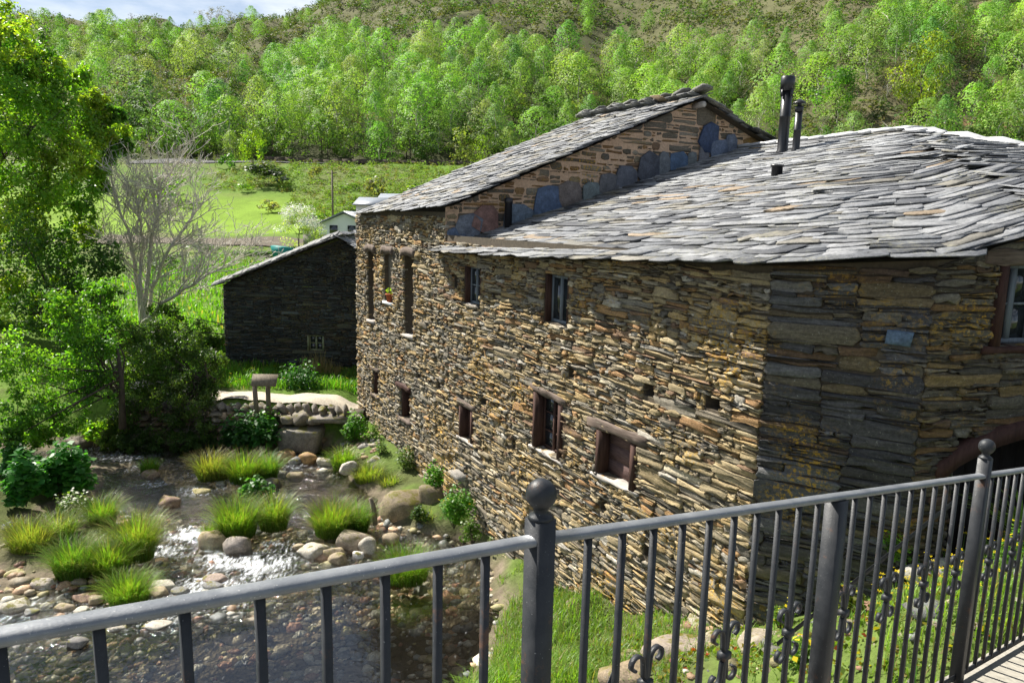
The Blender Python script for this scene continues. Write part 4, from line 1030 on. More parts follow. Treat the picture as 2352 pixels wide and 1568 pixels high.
# ------------------------------------------------------------------ dry stone wall with the culvert
rw = empty('stream_wall', (-6.2, 18.5, 0), 'low dry stone wall holding the path, with a dark culvert beside the house', 'stone wall')
body = MB()
cu0, cu1 = atz(738, 1030, 0)[0], atz(783, 1030, 0)[0]
y0 = 18.62
for (a, b, c, d) in carve([(-10.4, -.3, -3.9, .85)], [(cu0, -.3, cu1, .72)]):
    body.box((a, y0, b), (c - a, 0, 0), (0, .7, 0), (0, 0, d - b))
body.box((cu0 - .1, y0 + 1.2, -.3), (cu1 - cu0 + .2, 0, 0), (0, .1, 0), (0, 0, 1.0))
body.build('wall_core', M['mortar_dark'], rw)
def wallstone(cx, cy, cz, hx, hy, hz, c, tilt=0):
    V, F = ROCKV[R.randint(0, 5)]; V = V * V3(hx * 1.1, hy, hz * 1.12); ct, st_ = math.cos(tilt), math.sin(tilt)
    V = np.stack([V[:, 0] * ct - V[:, 2] * st_, V[:, 1], V[:, 0] * st_ + V[:, 2] * ct], 1) + V3(cx, cy, cz)
    MB().add(V, F.tolist(), c).build('stone', M['rock'], rw, smooth=True)
z_ = -.15
while z_ < .8:
    h_ = R.uniform(.13, .24); xx = -10.2
    while xx < -4.1:
        w_ = R.uniform(.2, .5)
        if not (cu0 - .02 < xx + w_ / 2 < cu1 + .02 and z_ < .62):
            wallstone(xx + w_ / 2, y0 + R.uniform(-.04, .06), z_ + h_ / 2, w_ / 2, .2, h_ / 2, tuple(np.array(R.choice([(.16, .13, .10), (.22, .19, .15), (.20, .14, .09)])) * R.uniform(.8, 1.25)), R.gauss(0, .06))
        xx += w_ + .01
    z_ += h_
xx = -10.2
while xx < -4.15:                                  # leaning coping stones
    w_ = R.uniform(.14, .24); wallstone(xx, y0 + .1 + R.uniform(-.06, .06), .95 + R.uniform(-.03, .04), w_ / 2 * .8, .26, R.uniform(.15, .2), tuple(V3(.20, .175, .145) * R.uniform(.8, 1.3)), R.uniform(.3, .9)); xx += w_ * 1.05
bl = atz(697, 1028, 0); V = []
blk = [(-.50, -.26), (.46, -.28), (.52, .2), (.48, .27), (-.5, .30), (-.54, .1)]
V, F = piece(blk, .62, .05, -.2, .03, bump=.02); MB().add(frame_map(V, V3(bl[0], y0 - .05, .27), V3(1, 0, 0), Z, V3(0, -1, 0)), F, (.20, .18, .15)).build('corner_block', M['rock'], rw)
V, F = piece([(-.5, -.06), (.45, -.07), (.5, .05), (-.45, .07)], .35, .03, -.3, .02); MB().add(frame_map(V, V3((cu0 + cu1) / 2, y0 - .05, .79), V3(1, 0, 0), Z, V3(0, -1, 0)), F, (.22, .19, .16)).build('culvert_lintel', M['rock'], rw)
for x0_, r_, z1_ in ((bl[0] - .05, .36, .78), (bl[0] + .28, .2, .74), (bl[0] - .42, .24, .72)): wallstone(x0_, y0 - .12, z1_, r_, .3, r_ * .62, (.20, .17, .13), R.uniform(-.3, .3))

# ================================================================== vegetation helpers
def rvec(n, r=None):
    r = r or rng; v = r.normal(size=(n, 3)); return v / np.linalg.norm(v, axis=1)[:, None]
def leaf_geo(P, size, outw=None, bias=.5, up=0.0, aspect=.6, rs=None):
    """rhombic leaves at P; normals lean outward"""
    r = rs or rng; n = len(P); nv = rvec(n, r)
    if outw is not None: nv = nv * (1 - bias) + outw * bias
    nv[:, 2] += up; nv /= np.linalg.norm(nv, axis=1)[:, None]
    a = np.cross(nv, rvec(n, r)); a /= np.linalg.norm(a, axis=1)[:, None] + 1e-9; b = np.cross(nv, a)
    s = np.broadcast_to(size, (n,))[:, None]
    V = np.stack([P - a * s * .5, P + b * s * aspect * .5 + a * s * .05 + nv * s * .08, P + a * s * .5, P - b * s * aspect * .5 + a * s * .05 + nv * s * .08], 1).reshape(-1, 3)
    F = np.arange(4 * n).reshape(n, 4); return V, F
def var_cols(n, base, dv=.25, hue=.12, rs=None):
    r = rs or rng; c = np.array(base, float)[None] * (1 + dv * r.normal(size=(n, 1)) * .6); c = c * (1 + hue * r.normal(size=(n, 3)) * np.array([.8, .35, .5])); return np.clip(c, .004, .9)
def blade_geo(P, L, w, lean, az, rs=None):
    n = len(P); L = np.broadcast_to(L, (n,)); w = np.broadcast_to(w, (n,)); lean = np.broadcast_to(lean, (n,))
    d = np.stack([np.cos(az), np.sin(az), 0 * az], 1); s = np.stack([-np.sin(az), np.cos(az), 0 * az], 1)
    rows = []
    for t, k in ((0, 1), (.4, .9), (.75, .6), (1, .0)):
        c = P + d * (lean * L * t * t)[:, None] + np.array([0, 0, 1]) * (L * (t - .42 * np.minimum(lean, 1.2) * t * t * t))[:, None]
        if k: rows += [c - s * (w * k / 2)[:, None], c + s * (w * k / 2)[:, None]]
        else: rows += [c]
    V = np.stack(rows, 1).reshape(-1, 3); o = (np.arange(n) * 7)[:, None]
    return V, [np.concatenate([o + np.array([0, 1, 3, 2]), o + np.array([2, 3, 5, 4])]), o + np.array([4, 5, 6])]

# -- far trees: a few crowns shared by many trees
def crown_mesh(name, kind, seed, nleaf=640, base=(.1, .16, .03)):
    r = np.random.default_rng(seed); wk_ = r.uniform(.27, .42); rk_ = r.uniform(.5, .85); nc = {'birch': 26, 'oak': 22, 'cone': 24, 'bush': 10, 'bare': 20}[kind]
    if kind == 'birch' and nleaf > 300:
        n = nleaf; t = r.random(n) ** .85 * .90 + .09; a = r.uniform(0, 6.28, n); k1, k2, k3 = r.uniform(0, 6.28, 3)
        lump = 1 + .13 * np.sin(a * 3 + k1 + t * 7) + .12 * np.sin(a * 5 + t * 16 + k2) + .10 * np.sin(t * 26 + a * 2 + k3)
        rad = wk_ * np.sin(np.pi * np.clip(t * .84 + .14, 0, 1)) ** rk_ * (1.0 - .16 * t) * lump; k = r.random(n) ** .28
        P = np.stack([np.cos(a) * rad * k, np.sin(a) * rad * k, t - .10 * k * (1 - t)], 1) + r.normal(size=(n, 3)) * .009
        out = np.stack([np.cos(a), np.sin(a), .25 + (t - .4) * 1.1], 1) + .4 * np.stack([np.cos(a * 5 + t * 16 + k2), np.sin(a * 3 + k1 + t * 7), np.cos(t * 26 + a * 2 + k3)], 1)
        out = out / np.linalg.norm(out, axis=1)[:, None]
        V, F = leaf_geo(P, .027 * r.uniform(.6, 1.5, n), out, .84, .05, .7, r)
        c = var_cols(n, base, .16, .10, r) * (.80 + .2 * lump)[:, None]
        return V, F, np.repeat(c, 4, 0)
    if kind == 'birch':
        t = r.uniform(.12, .97, nc); rad = .36 * np.sin(np.pi * np.clip(t * .82 + .16, 0, 1)) ** .8 * (1.04 - .35 * t); z = t
    elif kind == 'cone': t = r.uniform(.1, .97, nc); rad = .26 * (1.05 - t); z = t
    elif kind == 'bush': t = r.uniform(.1, .8, nc); rad = .5 * np.sqrt(np.clip(1 - (t - .2) ** 2, 0, 1)); z = t
    else: t = r.uniform(.22, .92, nc); rad = .40 * np.sin(np.pi * np.clip(t, 0, 1)) ** .6; z = t
    a = r.uniform(0, 6.28, nc); k = np.sqrt(r.random(nc)) * .95
    C = np.stack([np.cos(a) * rad * k, np.sin(a) * rad * k, z], 1)
    w = r.integers(0, nc, nleaf); cr_ = {'birch': .10, 'oak': .125, 'cone': .06, 'bush': .20, 'bare': .10}[kind]
    o = rvec(nleaf, r); rr = r.random(nleaf) ** .45
    P = C[w] + o * rr[:, None] * cr_ * np.array([1, 1, 1.25 if kind == 'birch' else .85])
    out = o * .6 + np.stack([C[w][:, 0], C[w][:, 1], (C[w][:, 2] - .45) * .6], 1) * 1.6
    out /= np.linalg.norm(out, axis=1)[:, None] + 1e-9
    sz = {'birch': .044, 'oak': .054, 'cone': .03, 'bush': .17 if nleaf < 60 else .075, 'bare': .034}[kind] * r.uniform(.6, 1.35, nleaf)
    V, F = leaf_geo(P, sz, out, .62, .15, .75, r)
    tone = np.clip(1 + .16 * r.normal(size=nc), .6, 1.4)[w]
    c = var_cols(nleaf, base, .22, .12, r) * tone[:, None]
    return V, F, np.repeat(c, 4, 0)
def trunk_mesh(name, seed, kind='birch'):
    r = R; m_ = MB(); pts = [(r.gauss(0, .006) * i, r.gauss(0, .006) * i, i * .17) for i in range(5)]
    m_.tube(pts, [.016, .013, .010, .007, .003], 5)
    for i in range(9 if kind != 'bare' else 26):
        z0 = r.uniform(.15, .7); a = r.uniform(0, 6.28); L = r.uniform(.12, .26)
        m_.tube([(0, 0, z0), (math.cos(a) * L * .6, math.sin(a) * L * .6, z0 + L * .6), (math.cos(a) * L, math.sin(a) * L, z0 + L * 1.1)], [.005, .003, .001], 3, cap=False)
    return m_.mesh(name, M['bark_pale'] if kind != 'oak' else M['bark'])
BIR = [(.24, .38, .09), (.28, .38, .11), (.18, .32, .085), (.30, .36, .15), (.23, .40, .08), (.18, .29, .10), (.26, .42, .08)]
protos = {'birch': [], 'oak': [], 'dull': []}
for i in range(10): V, F, c = crown_mesh('b', 'birch', 10 + i, 1900, BIR[i % 7]); protos['birch'].append((mesh_np('crown', V, [F], M['leaf_far'], c), trunk_mesh('trunk', i), (V, F, c)))
for i in range(4): V, F, c = crown_mesh('o', 'oak', 30 + i, 760, [(.10, .17, .04), (.13, .20, .05), (.08, .15, .035), (.16, .21, .06)][i]); protos['oak'].append((mesh_np('crown', V, [F], M['leaf_far'], c), trunk_mesh('trunk', i, 'oak'), (V, F, c)))
for i in range(3): V, F, c = crown_mesh('d', 'bare', 50 + i, 420, [(.17, .14, .09), (.16, .15, .10), (.19, .15, .10)][i]); protos['dull'].append((mesh_np('crown', V, [F], M['leaf_far'], c), trunk_mesh('trunk', i, 'bare'), (V, F, c)))
def far_tree(P, h, kind, i, label, group, name='tree', wide=1.0):
    cm_, tm_, _ = protos[kind][i % len(protos[kind])]
    e = empty(name, P, label, 'tree', group); e.rotation_euler.z = R.uniform(0, 6.28); e.scale = (h * wide, h * wide, h)
    for nm, me in (('crown', cm_), ('trunk', tm_)):
        o = bpy.data.objects.new(nm, me); link(o, e)
    return e
def batch_far(items, name, **kw):
    """items: (P, h, (V,F,c), wide, tint)"""
    Vs, Fs, Cs = [], [], []; n0 = 0
    for P, h, (V, F, c), wd, tint in items:
        a = R.uniform(0, 6.28); ca, sa = math.cos(a), math.sin(a)
        Vs.append(np.stack([(V[:, 0] * ca - V[:, 1] * sa) * h * wd, (V[:, 0] * sa + V[:, 1] * ca) * h * wd, V[:, 2] * h], 1) + np.asarray(P)); Fs.append(F + n0); Cs.append(c * tint); n0 += len(V)
    return obj(name, mesh_np(name, np.concatenate(Vs), [np.concatenate(Fs)], M['leaf_far'], np.concatenate(Cs)), **kw)

# ================================================================== the wooded hillside
cand = []
gy = 161.5
while gy < 408:
    gx = -.95 * gy
    st_ = 5.9 if gy < 200 else 6.6
    while gx < gy * .98:
        th_ = gx / gy; q_ = 1 + .65 * float(smooth(.12, .5, np.array(th_)))
        cand.append((gx + R.uniform(-2.0, 2.0), (gy + R.uniform(-2.0, 2.0)), q_)); gx += st_
    gy += st_
cx = np.array([c[0] / c[2] for c in cand]); cy = np.array([c[1] / c[2] for c in cand]); cq = np.array([c[2] for c in cand])
cz = G(cx, cy); sx_, sy_, _ = proj(np.stack([cx, cy, cz], 1)); ye_ = cy * cq
trees = []; 
Ub = np.interp(sx_, [0, 300, 520, 650, 760, 900, 1100, 1300, 1500, 1700, 1900, 2100, 2352], [75, 95, 150, 165, 130, 160, 125, 170, 155, 150, 130, 90, 70])
clump = NZ.fbm(cx * .035, ye_ * .035, 3)
for i in range(len(cx)):
    if sx_[i] < -150 or sx_[i] > 2500 or sy_[i] < -60: continue
    X_, Y_ = sx_[i], sy_[i]; u = R.random(); inside = Y_ > Ub[i] + 25 * clump[i]
    if ye_[i] < 168: p, kind = .9, ('oak' if R.random() < .78 else 'birch')
    elif X_ < 620:
        p = .55 if inside else .16; kind = R.choices(('birch', 'oak', 'dull'), (.45, .35, .20))[0]
        if clump[i] > .18: p *= .4
    elif X_ > 1620 and 150 < Y_ < 345 and X_ > 1620 + (345 - Y_) * .8:
        p = .34; kind = R.choices(('birch', 'oak', 'dull'), (.5, .2, .3))[0]
    else: p = .93 if inside else .06; kind = R.choices(('birch', 'dull', 'oak'), (.78, .07, .15))[0]
    if u < p:
        h = (R.uniform(8.5, 14.5) if kind == 'birch' else R.uniform(5.5, 8.5)) * (1.0 if inside else .62) / cq[i] * (1 + .10 * (cq[i] - 1)) 
        if ye_[i] < 168: h = R.uniform(6.5, 9.5) / cq[i]
        trees.append((V3(cx[i], cy[i], cz[i] - .2), h, kind, ye_[i], X_, Y_))
# which of them really show: skip those standing wholly behind the houses
def hidden(X_, Y_, h, d):
    top = Y_ - h * FPX / d
    lim = np.interp(X_, [815, 820, 1370, 1590, 1750, 2070, 2352], [9999, 490, 275, 215, 330, 285, 350])
    return top > lim + 5
trees = [t for t in trees if not hidden(t[4], t[5], t[1], t[0][1])]
trees.sort(key=lambda t: -t[1] / t[0][1])
LBL = {'birch': ('pale green birch-like tree in spring leaf in the wood on the facing hillside', 'pale green trees of the hillside wood'),
       'oak': ('dark green broadleaf tree with a rounded crown along the foot and among the hillside wood', 'dark broadleaf trees of the hillside wood'),
       'dull': ('greyish brown barely leafing tree standing on the far hillside', 'leafless trees on the far hillside')}
rest = []; cnt = {}
for k, (P, h, kind, *_r) in enumerate(trees):
    c_ = cnt.get(kind, 0); cnt[kind] = c_ + 1
    if c_ < 285: far_tree(P, h, kind, R.randint(0, 9), LBL[kind][0], LBL[kind][1], {'birch': 'birch_tree', 'oak': 'oak_tree', 'dull': 'bare_tree'}[kind], R.uniform(.85, 1.35) * 1.12)
    else: rest.append((P, h, protos[kind][R.randint(0, len(protos[kind]) - 1)][2], R.uniform(.95, 1.25), R.uniform(.75, 1.25)))
print('TREES', cnt, len(rest))
if rest: batch_far(rest, 'hillside_trees', label='smaller and more distant trees filling the hillside wood behind the nearer ones', cat='trees', kind='stuff')
# scrub over the upper slope and right-hand hillside
bv = [crown_mesh('s', 'bush', 70 + i, 34, (.125, .12, .06)) for i in range(4)]
items = []
tint = [(1, 1.1, .9), (1.25, 1.15, .9), (.8, 1.0, .8), (.75, 1.35, .6), (1.0, 1.45, .8), (1.4, 1.3, 1.3)]
for k in range(15000):
    th_ = R.uniform(-.75, .8); yv = 162 + 270 * R.random() ** .8; q_ = 1 + .65 * float(smooth(.12, .5, np.array(th_))); y_ = yv / q_; x_ = th_ * y_
    items.append((x_, y_, q_))
ix = np.array([i[0] for i in items]); iy = np.array([i[1] for i in items]); iz = G(ix, iy); bx, by, _ = proj(np.stack([ix, iy, iz], 1))
bu = np.interp(bx, [0, 300, 520, 650, 760, 900, 1100, 1300, 1500, 1700, 1900, 2100, 2352], [75, 95, 150, 165, 130, 160, 125, 170, 155, 150, 130, 90, 70])
keep = ((by < bu + 15) | (bx < 640) | ((bx > 1650) & (by > 140))) & (by > -60)
its = [(V3(ix[i], iy[i], iz[i] - .3), R.uniform(1.8, 4.2) / items[i][2], bv[R.randint(0, 3)], R.uniform(.9, 1.6), np.array(R.choices(tint, (4, 3, 3, 2, 2, 1))[0])) for i in np.where(keep)[0]]
batch_far(its, 'hillside_scrub', label='brown and dull green heath scrub covering the upper slope of the hill', cat='scrub', kind='stuff')

# single trees and bushes beyond the stream, named one by one
def stand(px, py, d, htpx, kind, i, label, name='tree', wide=1.0, cat='tree', tintme=None):
    P = aty(px, py, d); z = g1(P[0], P[1]); h = htpx * d / FPX
    e = far_tree(V3(P[0], P[1], z - .1), h * 1.05, kind, i, label, None, name, wide); e['category'] = cat; return e
def lone(name, px, py, d, htpx, wpx, base, label, kind='oak', nleaf=2200, seed=5, cat='tree', leafk=1.0, trunk=True, zoff=0):
    P = aty(px, py, d); z = g1(P[0], P[1]) + zoff; h = htpx * d / FPX; w = wpx * d / FPX / .92
    V, F, c = crown_mesh('x', kind, seed, nleaf, base)
    cen = V.reshape(-1, 4, 3).mean(1, keepdims=True); V = (cen + (V.reshape(-1, 4, 3) - cen) * leafk * (640 / nleaf) ** .5 * 1.1).reshape(-1, 3)
    V = V * V3(w, w, h) if kind != 'bush' else V * V3(w, w, h)
    e = empty(name, V3(P[0], P[1], z), label, cat)
    obj('crown', mesh_np('crown', V, [F], M['leaf'], c), e, world_space=False)
    if trunk:
        o = bpy.data.objects.new('trunk', protos['oak'][seed % 4][1]); link(o, e); o.scale = (w, w, h)
    return e
lone('maple_tree', 582, 392, 140, 112, 80, (.18, .27, .03), 'bright yellow-green young tree standing alone at the roadside in the meadow', seed=3)
lone('poplar_tree', 1105, 392, 118, 145, 85, (.20, .30, .03), 'bright yellow-green tree rising just behind the left slope of the tall house roof', 'birch', seed=4)
lone('ash_tree', 1270, 345, 130, 100, 80, (.11, .19, .04), 'slender green tree above the middle of the tall house roof', 'birch', seed=6)
lone('chestnut_tree', 2110, 235, 112, 190, 150, (.20, .25, .04), 'large yellow-green tree high on the right-hand hillside', 'oak', 3000, seed=7)
lone('young_tree', 2015, 300, 100, 85, 80, (.17, .33, .03), 'bright green young tree on the hillside above the right end of the mill roof', 'oak', seed=8)
lone('round_tree', 1920, 265, 118, 125, 140, (.09, .20, .035), 'rounded fresh green tree right of the black flue pipes on the hillside', 'oak', 2600, seed=9)
lone('young_tree', 1685, 275, 110, 62, 50, (.17, .30, .03), 'small bright green tree just right of the tall house ridge', 'birch', seed=12)
lone('young_tree', 1745, 325, 95, 75, 70, (.13, .20, .04), 'bushy green tree behind the right gable slope of the tall house', 'oak', seed=13)
lone('dark_bush', 625, 425, 128, 55, 110, (.03, .05, .02), 'dark evergreen thicket below the bright roadside tree', 'bush', 900, seed=14, cat='bush', trunk=False)
lone('bush', 520, 385, 142, 38, 40, (.07, .16, .03), 'round fresh green bush near the road left of the bright tree', 'bush', 500, seed=15, cat='bush', trunk=False)
for k, (px, py) in enumerate([(427, 385), (460, 392), (495, 396)]):
    lone('young_pine', px, py, 143, 36, 26, (.14, .17, .05), ['leftmost of three small yellowish young conifers by the road', 'middle one of three small yellowish young conifers by the road', 'rightmost of three small yellowish young conifers by the road'][k], 'cone', 500, seed=20 + k)
BUSH = []
bl_ = [(870, 415, 60, 48), (905, 425, 40, 30), (960, 412, 48, 26), (800, 410, 40, 20), (720, 395, 36, 34), (690, 470, 60, 36), (620, 440, 50, 34), (740, 465, 60, 50), (770, 490, 40, 40), (830, 435, 60, 24), (1000, 410, 50, 22), (870, 480, 60, 30), (400, 430, 90, 70), (350, 440, 70, 50), (930, 440, 60, 24), (560, 415, 40, 22), (845, 470, 50, 30), (1020, 395, 30, 18)]
for k, (px, py, w, h) in enumerate(bl_):
    d = 75 + (490 - py) * .62 if py < 490 else 66
    ob_ = lone('bush', px, py, d, h, w, R.choice([(.14, .24, .04), (.17, .25, .06), (.18, .18, .09), (.10, .17, .04)]), 'low bush on the grassy slope between the road and the houses', 'bush', 420, seed=30 + k, cat='bush', trunk=False); BUSH.append((px, ob_)); ob_['group'] = 'bushes on the grassy slope'
ORD = 'first second third fourth fifth sixth seventh eighth ninth tenth eleventh twelfth thirteenth fourteenth fifteenth sixteenth seventeenth eighteenth'.split()
for (px, ob_), w_ in zip(sorted(BUSH, key=lambda q: q[0]), ORD): ob_['label'] = 'low bush on the grassy slope below the far road, ' + w_ + ' from the left'
# rough growth on the embankment
items = []
for k in range(2600):
    y_ = R.uniform(98, 150); th_ = R.uniform(-.42, -.05); x_ = th_ * y_
    if NZ.fbm(np.array([x_ * .09]), np.array([y_ * .09]), 3)[0] > -.12 - (.3 if th_ > -.28 else 0) and (th_ > -.30 or y_ > 122): items.append((x_, y_))
zz__ = G(np.array([i[0] for i in items]), np.array([i[1] for i in items]))
batch_far([(V3(a, b, z__ - .1), R.uniform(.45, 1.3), bv[R.randint(0, 3)], R.uniform(1.0, 2.0), np.array(R.choice([(1.0, 1.7, .6), (1.2, 1.9, .7), (1.3, 1.3, .8), (.8, 1.2, .5), (1.3, 2.2, .7)]))) for (a, b), z__ in zip(items, zz__)], 'embankment_weeds', label='rough weeds and low growth on the embankment between meadow and road', cat='weeds', kind='stuff')
bt = lone('blossom_tree', 688, 572, 58, 122, 125, (.30, .36, .16), 'small fruit tree covered in white blossom in front of the white house', 'oak', 3000, seed=60, leafk=.8)
V, F, c = crown_mesh('x', 'oak', 61, 2600, (.80, .80, .70)); V = V * V3(125 * 58 / FPX / .9, 125 * 58 / FPX / .9, 122 * 58 / FPX * 1.06)
cen = V.reshape(-1, 4, 3).mean(1, keepdims=True); V = (cen + (V.reshape(-1, 4, 3) - cen) * .45).reshape(-1, 3); k_ = cen[:, 0, 2] > 2.2; k4 = np.repeat(k_, 4)
obj('blossom', mesh_np('blossom', V[k4], [np.arange(k4.sum()).reshape(-1, 4)], M['petal'], c[k4]), bt, world_space=False)
lone('shrub', 790, 572, 52, 62, 80, (.15, .20, .06), 'leafy shrub with pale flowers against the white house at the tall house corner', 'oak', 1400, seed=62, cat='shrub')
lone('bush', 470, 600, 60, 36, 90, (.07, .13, .03), 'dark hedge bush at the edge of the ploughed strip behind the bare tree', 'bush', 500, seed=63, cat='bush', trunk=False)
lone('bush', 395, 640, 50, 50, 90, (.08, .15, .035), 'green bush with whitish leaves below the hedge behind the bare tree', 'bush', 700, seed=64, cat='bush', trunk=False)
lone('bush', 600, 600, 60, 20, 120, (.06, .11, .03), 'low dark hedge along the terrace above the barn roof', 'bush', 500, seed=65, cat='bush', trunk=False)

for px, h_, k_, l_, w_ in [(462, 34, 'dull', 'leftmost bare tree of the little group on the skyline', 1.3), (484, 40, 'dull', 'second bare tree of the little group on the skyline', 1.2), (506, 42, 'dull', 'third and tallest bare tree of the little group on the skyline', 1.3), (530, 34, 'dull', 'rightmost bare tree of the little group on the skyline', 1.2),
                          (342, 26, 'oak', 'small round green tree alone on the skyline left of the bare group', 1.1), (243, 22, 'dull', 'tiny thin tree on the skyline above the left wood', .8), (160, 30, 'dull', 'small bare tree on the skyline nearest the large left tree', 1.1)]:
    stand(px, 40, 404, h_, k_, 1, l_, 'skyline_tree', w_)
# ================================================================== far buildings and small things
def house_far(name, px0, px1, py_top, py_eave, py_base, d, label, ridge_along='x', depth=8, roofc='far_roof'):
    a, b = aty(px0, py_base, d), aty(px1, py_base, d); z0 = a[2] - .3; ze = aty(px0, py_eave, d)[2]; zr_ = aty(px0, py_top, d)[2]
    e = empty(name, V3((a[0] + b[0]) / 2, d, z0), label, 'house'); x0, x1 = a[0], b[0]; xm = (x0 + x1) / 2
    w = MB(); w.add([(x0, d, z0), (x1, d, z0), (x1, d, ze), (xm, d, zr_ - .1), (x0, d, ze), (x0, d + depth, z0), (x1, d + depth, z0), (x1, d + depth, ze), (xm, d + depth, zr_ - .1), (x0, d + depth, ze)] if ridge_along == 'y' else
                    [(x0, d, z0), (x1, d, z0), (x1, d, ze), (xm, d, ze), (x0, d, ze), (x0, d + depth, z0), (x1, d + depth, z0), (x1, d + depth, ze), (xm, d + depth, ze), (x0, d + depth, ze)],
                    [(0, 1, 2, 3, 4), (9, 8, 7, 6, 5), (0, 4, 9, 5), (1, 6, 7, 2)]); w.build('wall', M['white'], e)
    if ridge_along == 'y':
        for s_, nm in ((0, 'roof'), (1, 'roof')):
            xe = x0 - .3 if s_ == 0 else x1 + .3; r_ = MB(); zz_ = ze - .15
            r_.box((xe, d - .3, zz_), (xm - xe, 0, zr_ - zz_), (0, depth + .6, 0), (0, 0, .14)); r_.build(nm, M[roofc], e)
    else:
        r_ = MB(); r_.box((x0 - .3, d - .4, ze), (x1 - x0 + .6, 0, 0), (0, depth / 2 + .4, zr_ - ze), (0, 0, .14)); r_.build('roof', M[roofc], e)
        r_ = MB(); r_.box((x0 - .3, d + depth / 2, zr_), (x1 - x0 + .6, 0, 0), (0, depth / 2 + .4, ze - zr_), (0, 0, .14)); r_.build('roof', M[roofc], e)
    return e, x0, x1, z0, ze
e, x0, x1, z0, ze = house_far('white_house', 732, 850, 487, 515, 556, 66, 'small white gabled house with grey roof behind the blossom tree', 'y')
for k in range(2):
    w = MB(); w.box((x0 + 1.0 + k * 1.6, 65.94, z0 + 1.0), (.7, 0, 0), (0, .05, 0), (0, 0, .8)); w.build('window', M['glass'], e)
house_far('slate_roofed_house', 868, 985, 445, 466, 480, 84, 'low building with plain grey slate roof, the right of two on the slope', 'x', 7)
house_far('slate_roofed_house', 818, 884, 454, 472, 482, 80, 'low building with a small weathered grey roof, the left of two on the slope', 'x', 6)
bx_ = MB(); P = aty(722, 562, 60); bx_.box((P[0] - .9, 60, P[2] - .2), (1.9, 0, 0), (0, 1.5, 0), (0, 0, 1.0)); 
ter = empty('terrace', (P[0], 60, P[2]), 'small grey terrace with a white railing below the white house', 'terrace'); bx_.build('base', M['concrete'], ter)
for k in range(9):
    q_ = MB(); q_.cbox((P[0] - .85 + k * .225, 60.02, P[2] + 1.1), V3(1, 0, 0), V3(0, 1, 0), Z, .03, .03, .33); q_.build('baluster', M['white'], ter)
q_ = MB(); q_.cbox((P[0] + .05, 60.02, P[2] + 1.45), V3(1, 0, 0), V3(0, 1, 0), Z, .95, .04, .04); q_.build('handrail', M['white'], ter)
P = aty(764, 466, 88); up_ = MB(); up_.tube([(P[0], 88, g1(P[0], 88) - .3), (P[0], 88, P[2] + 71 * 88 / FPX)], [.13, .10], 8); pole = empty('utility_pole', (P[0], 88, P[2]), 'thin wooden utility pole standing on the grassy slope', 'pole')
up_.build('pole', M['wood_post'], pole); q_ = MB(); q_.cbox((P[0], 88, P[2] + 66 * 88 / FPX), V3(1, 0, 0), V3(0, 1, 0), Z, .55, .05, .05); q_.build('crossarm', M['wood_post'], pole)
# teal garden cart
P = aty(648, 584, 56); P = V3(P[0], 56, g1(P[0], 56)); ct = empty('garden_cart', P, 'teal garden trailer parked on the terrace above the barn roof', 'cart')
h_ = aty(648, 572, 56)[2] - P[2]
q_ = MB(); q_.add([(P[0] - .6, 55.7, P[2] + h_ * .45), (P[0] + .6, 55.7, P[2] + h_ * .4), (P[0] + .75, 55.65, P[2] + h_ + .1), (P[0] - .75, 55.65, P[2] + h_ + .25), (P[0] - .6, 56.5, P[2] + h_ * .45), (P[0] + .6, 56.5, P[2] + h_ * .4), (P[0] + .75, 56.55, P[2] + h_ + .1), (P[0] - .75, 56.55, P[2] + h_ + .25)], [(0, 1, 2, 3), (5, 4, 7, 6), (4, 0, 3, 7), (1, 5, 6, 2), (0, 4, 5, 1), (3, 2, 6, 7)]); q_.build('tub', M['teal'], ct)
for s_ in (-1, 1): q_ = MB(); q_.tube([(P[0] + .1, 56.1 + s_ * .42, P[2] + .25), (P[0] + .1, 56.1 + s_ * .52, P[2] + .25)], .25, 14); q_.build('wheel', M['pipe'], ct)
# low dark retaining wall along the road
rwl = empty('road_wall', (0, 157.3, 16), 'long low dark stone wall at the foot of the wood along the far road', 'stone wall')
for k in range(46):
    xa = -52 + k * 2.0; q_ = MB(); z_ = g1(xa, 157); q_.box((xa, 157 + R.uniform(-.05, .05), z_ - .4), (1.97, 0, 0), (0, .6, 0), (0, 0, 1.5 + R.uniform(-.08, .08))); q_.build('wall_block', M['mortar_dark'], rwl)

# sign board by the path
sp_ = atz(600, 944, .98); sgn = empty('information_board', sp_, 'grey wooden information board on two posts beside the path, seen from behind', 'sign')
k_ = sp_[1] / FPX; xl, xr = atz(590, 945, .98), atz(617, 942, .98); ztop = aty(600, 880, sp_[1])[2]
for s_, (p, tz) in enumerate(((xl, ztop - .02), (xr, ztop + .02))):
    q_ = MB(); q_.cbox((p[0] - .02 * (1 - s_), p[1], (p[2] - .15 + tz) / 2), V3(1, .2, 0), V3(-.2, 1, 0), V3(-.04 * (1 - s_), 0, 1), .055, .045, (tz - p[2] + .15) / 2, .01); q_.build('post', M['wood_post'], sgn)
q_ = MB(); cbd = aty(609, 872, sp_[1]); q_.cbox((cbd[0], cbd[1] - .05, cbd[2]), V3(1, .15, -.03), V3(-.1, .75, -.55), V3(0, .55, .75), .31, .014, .165, .003); q_.build('board', M['wood_post'], sgn)

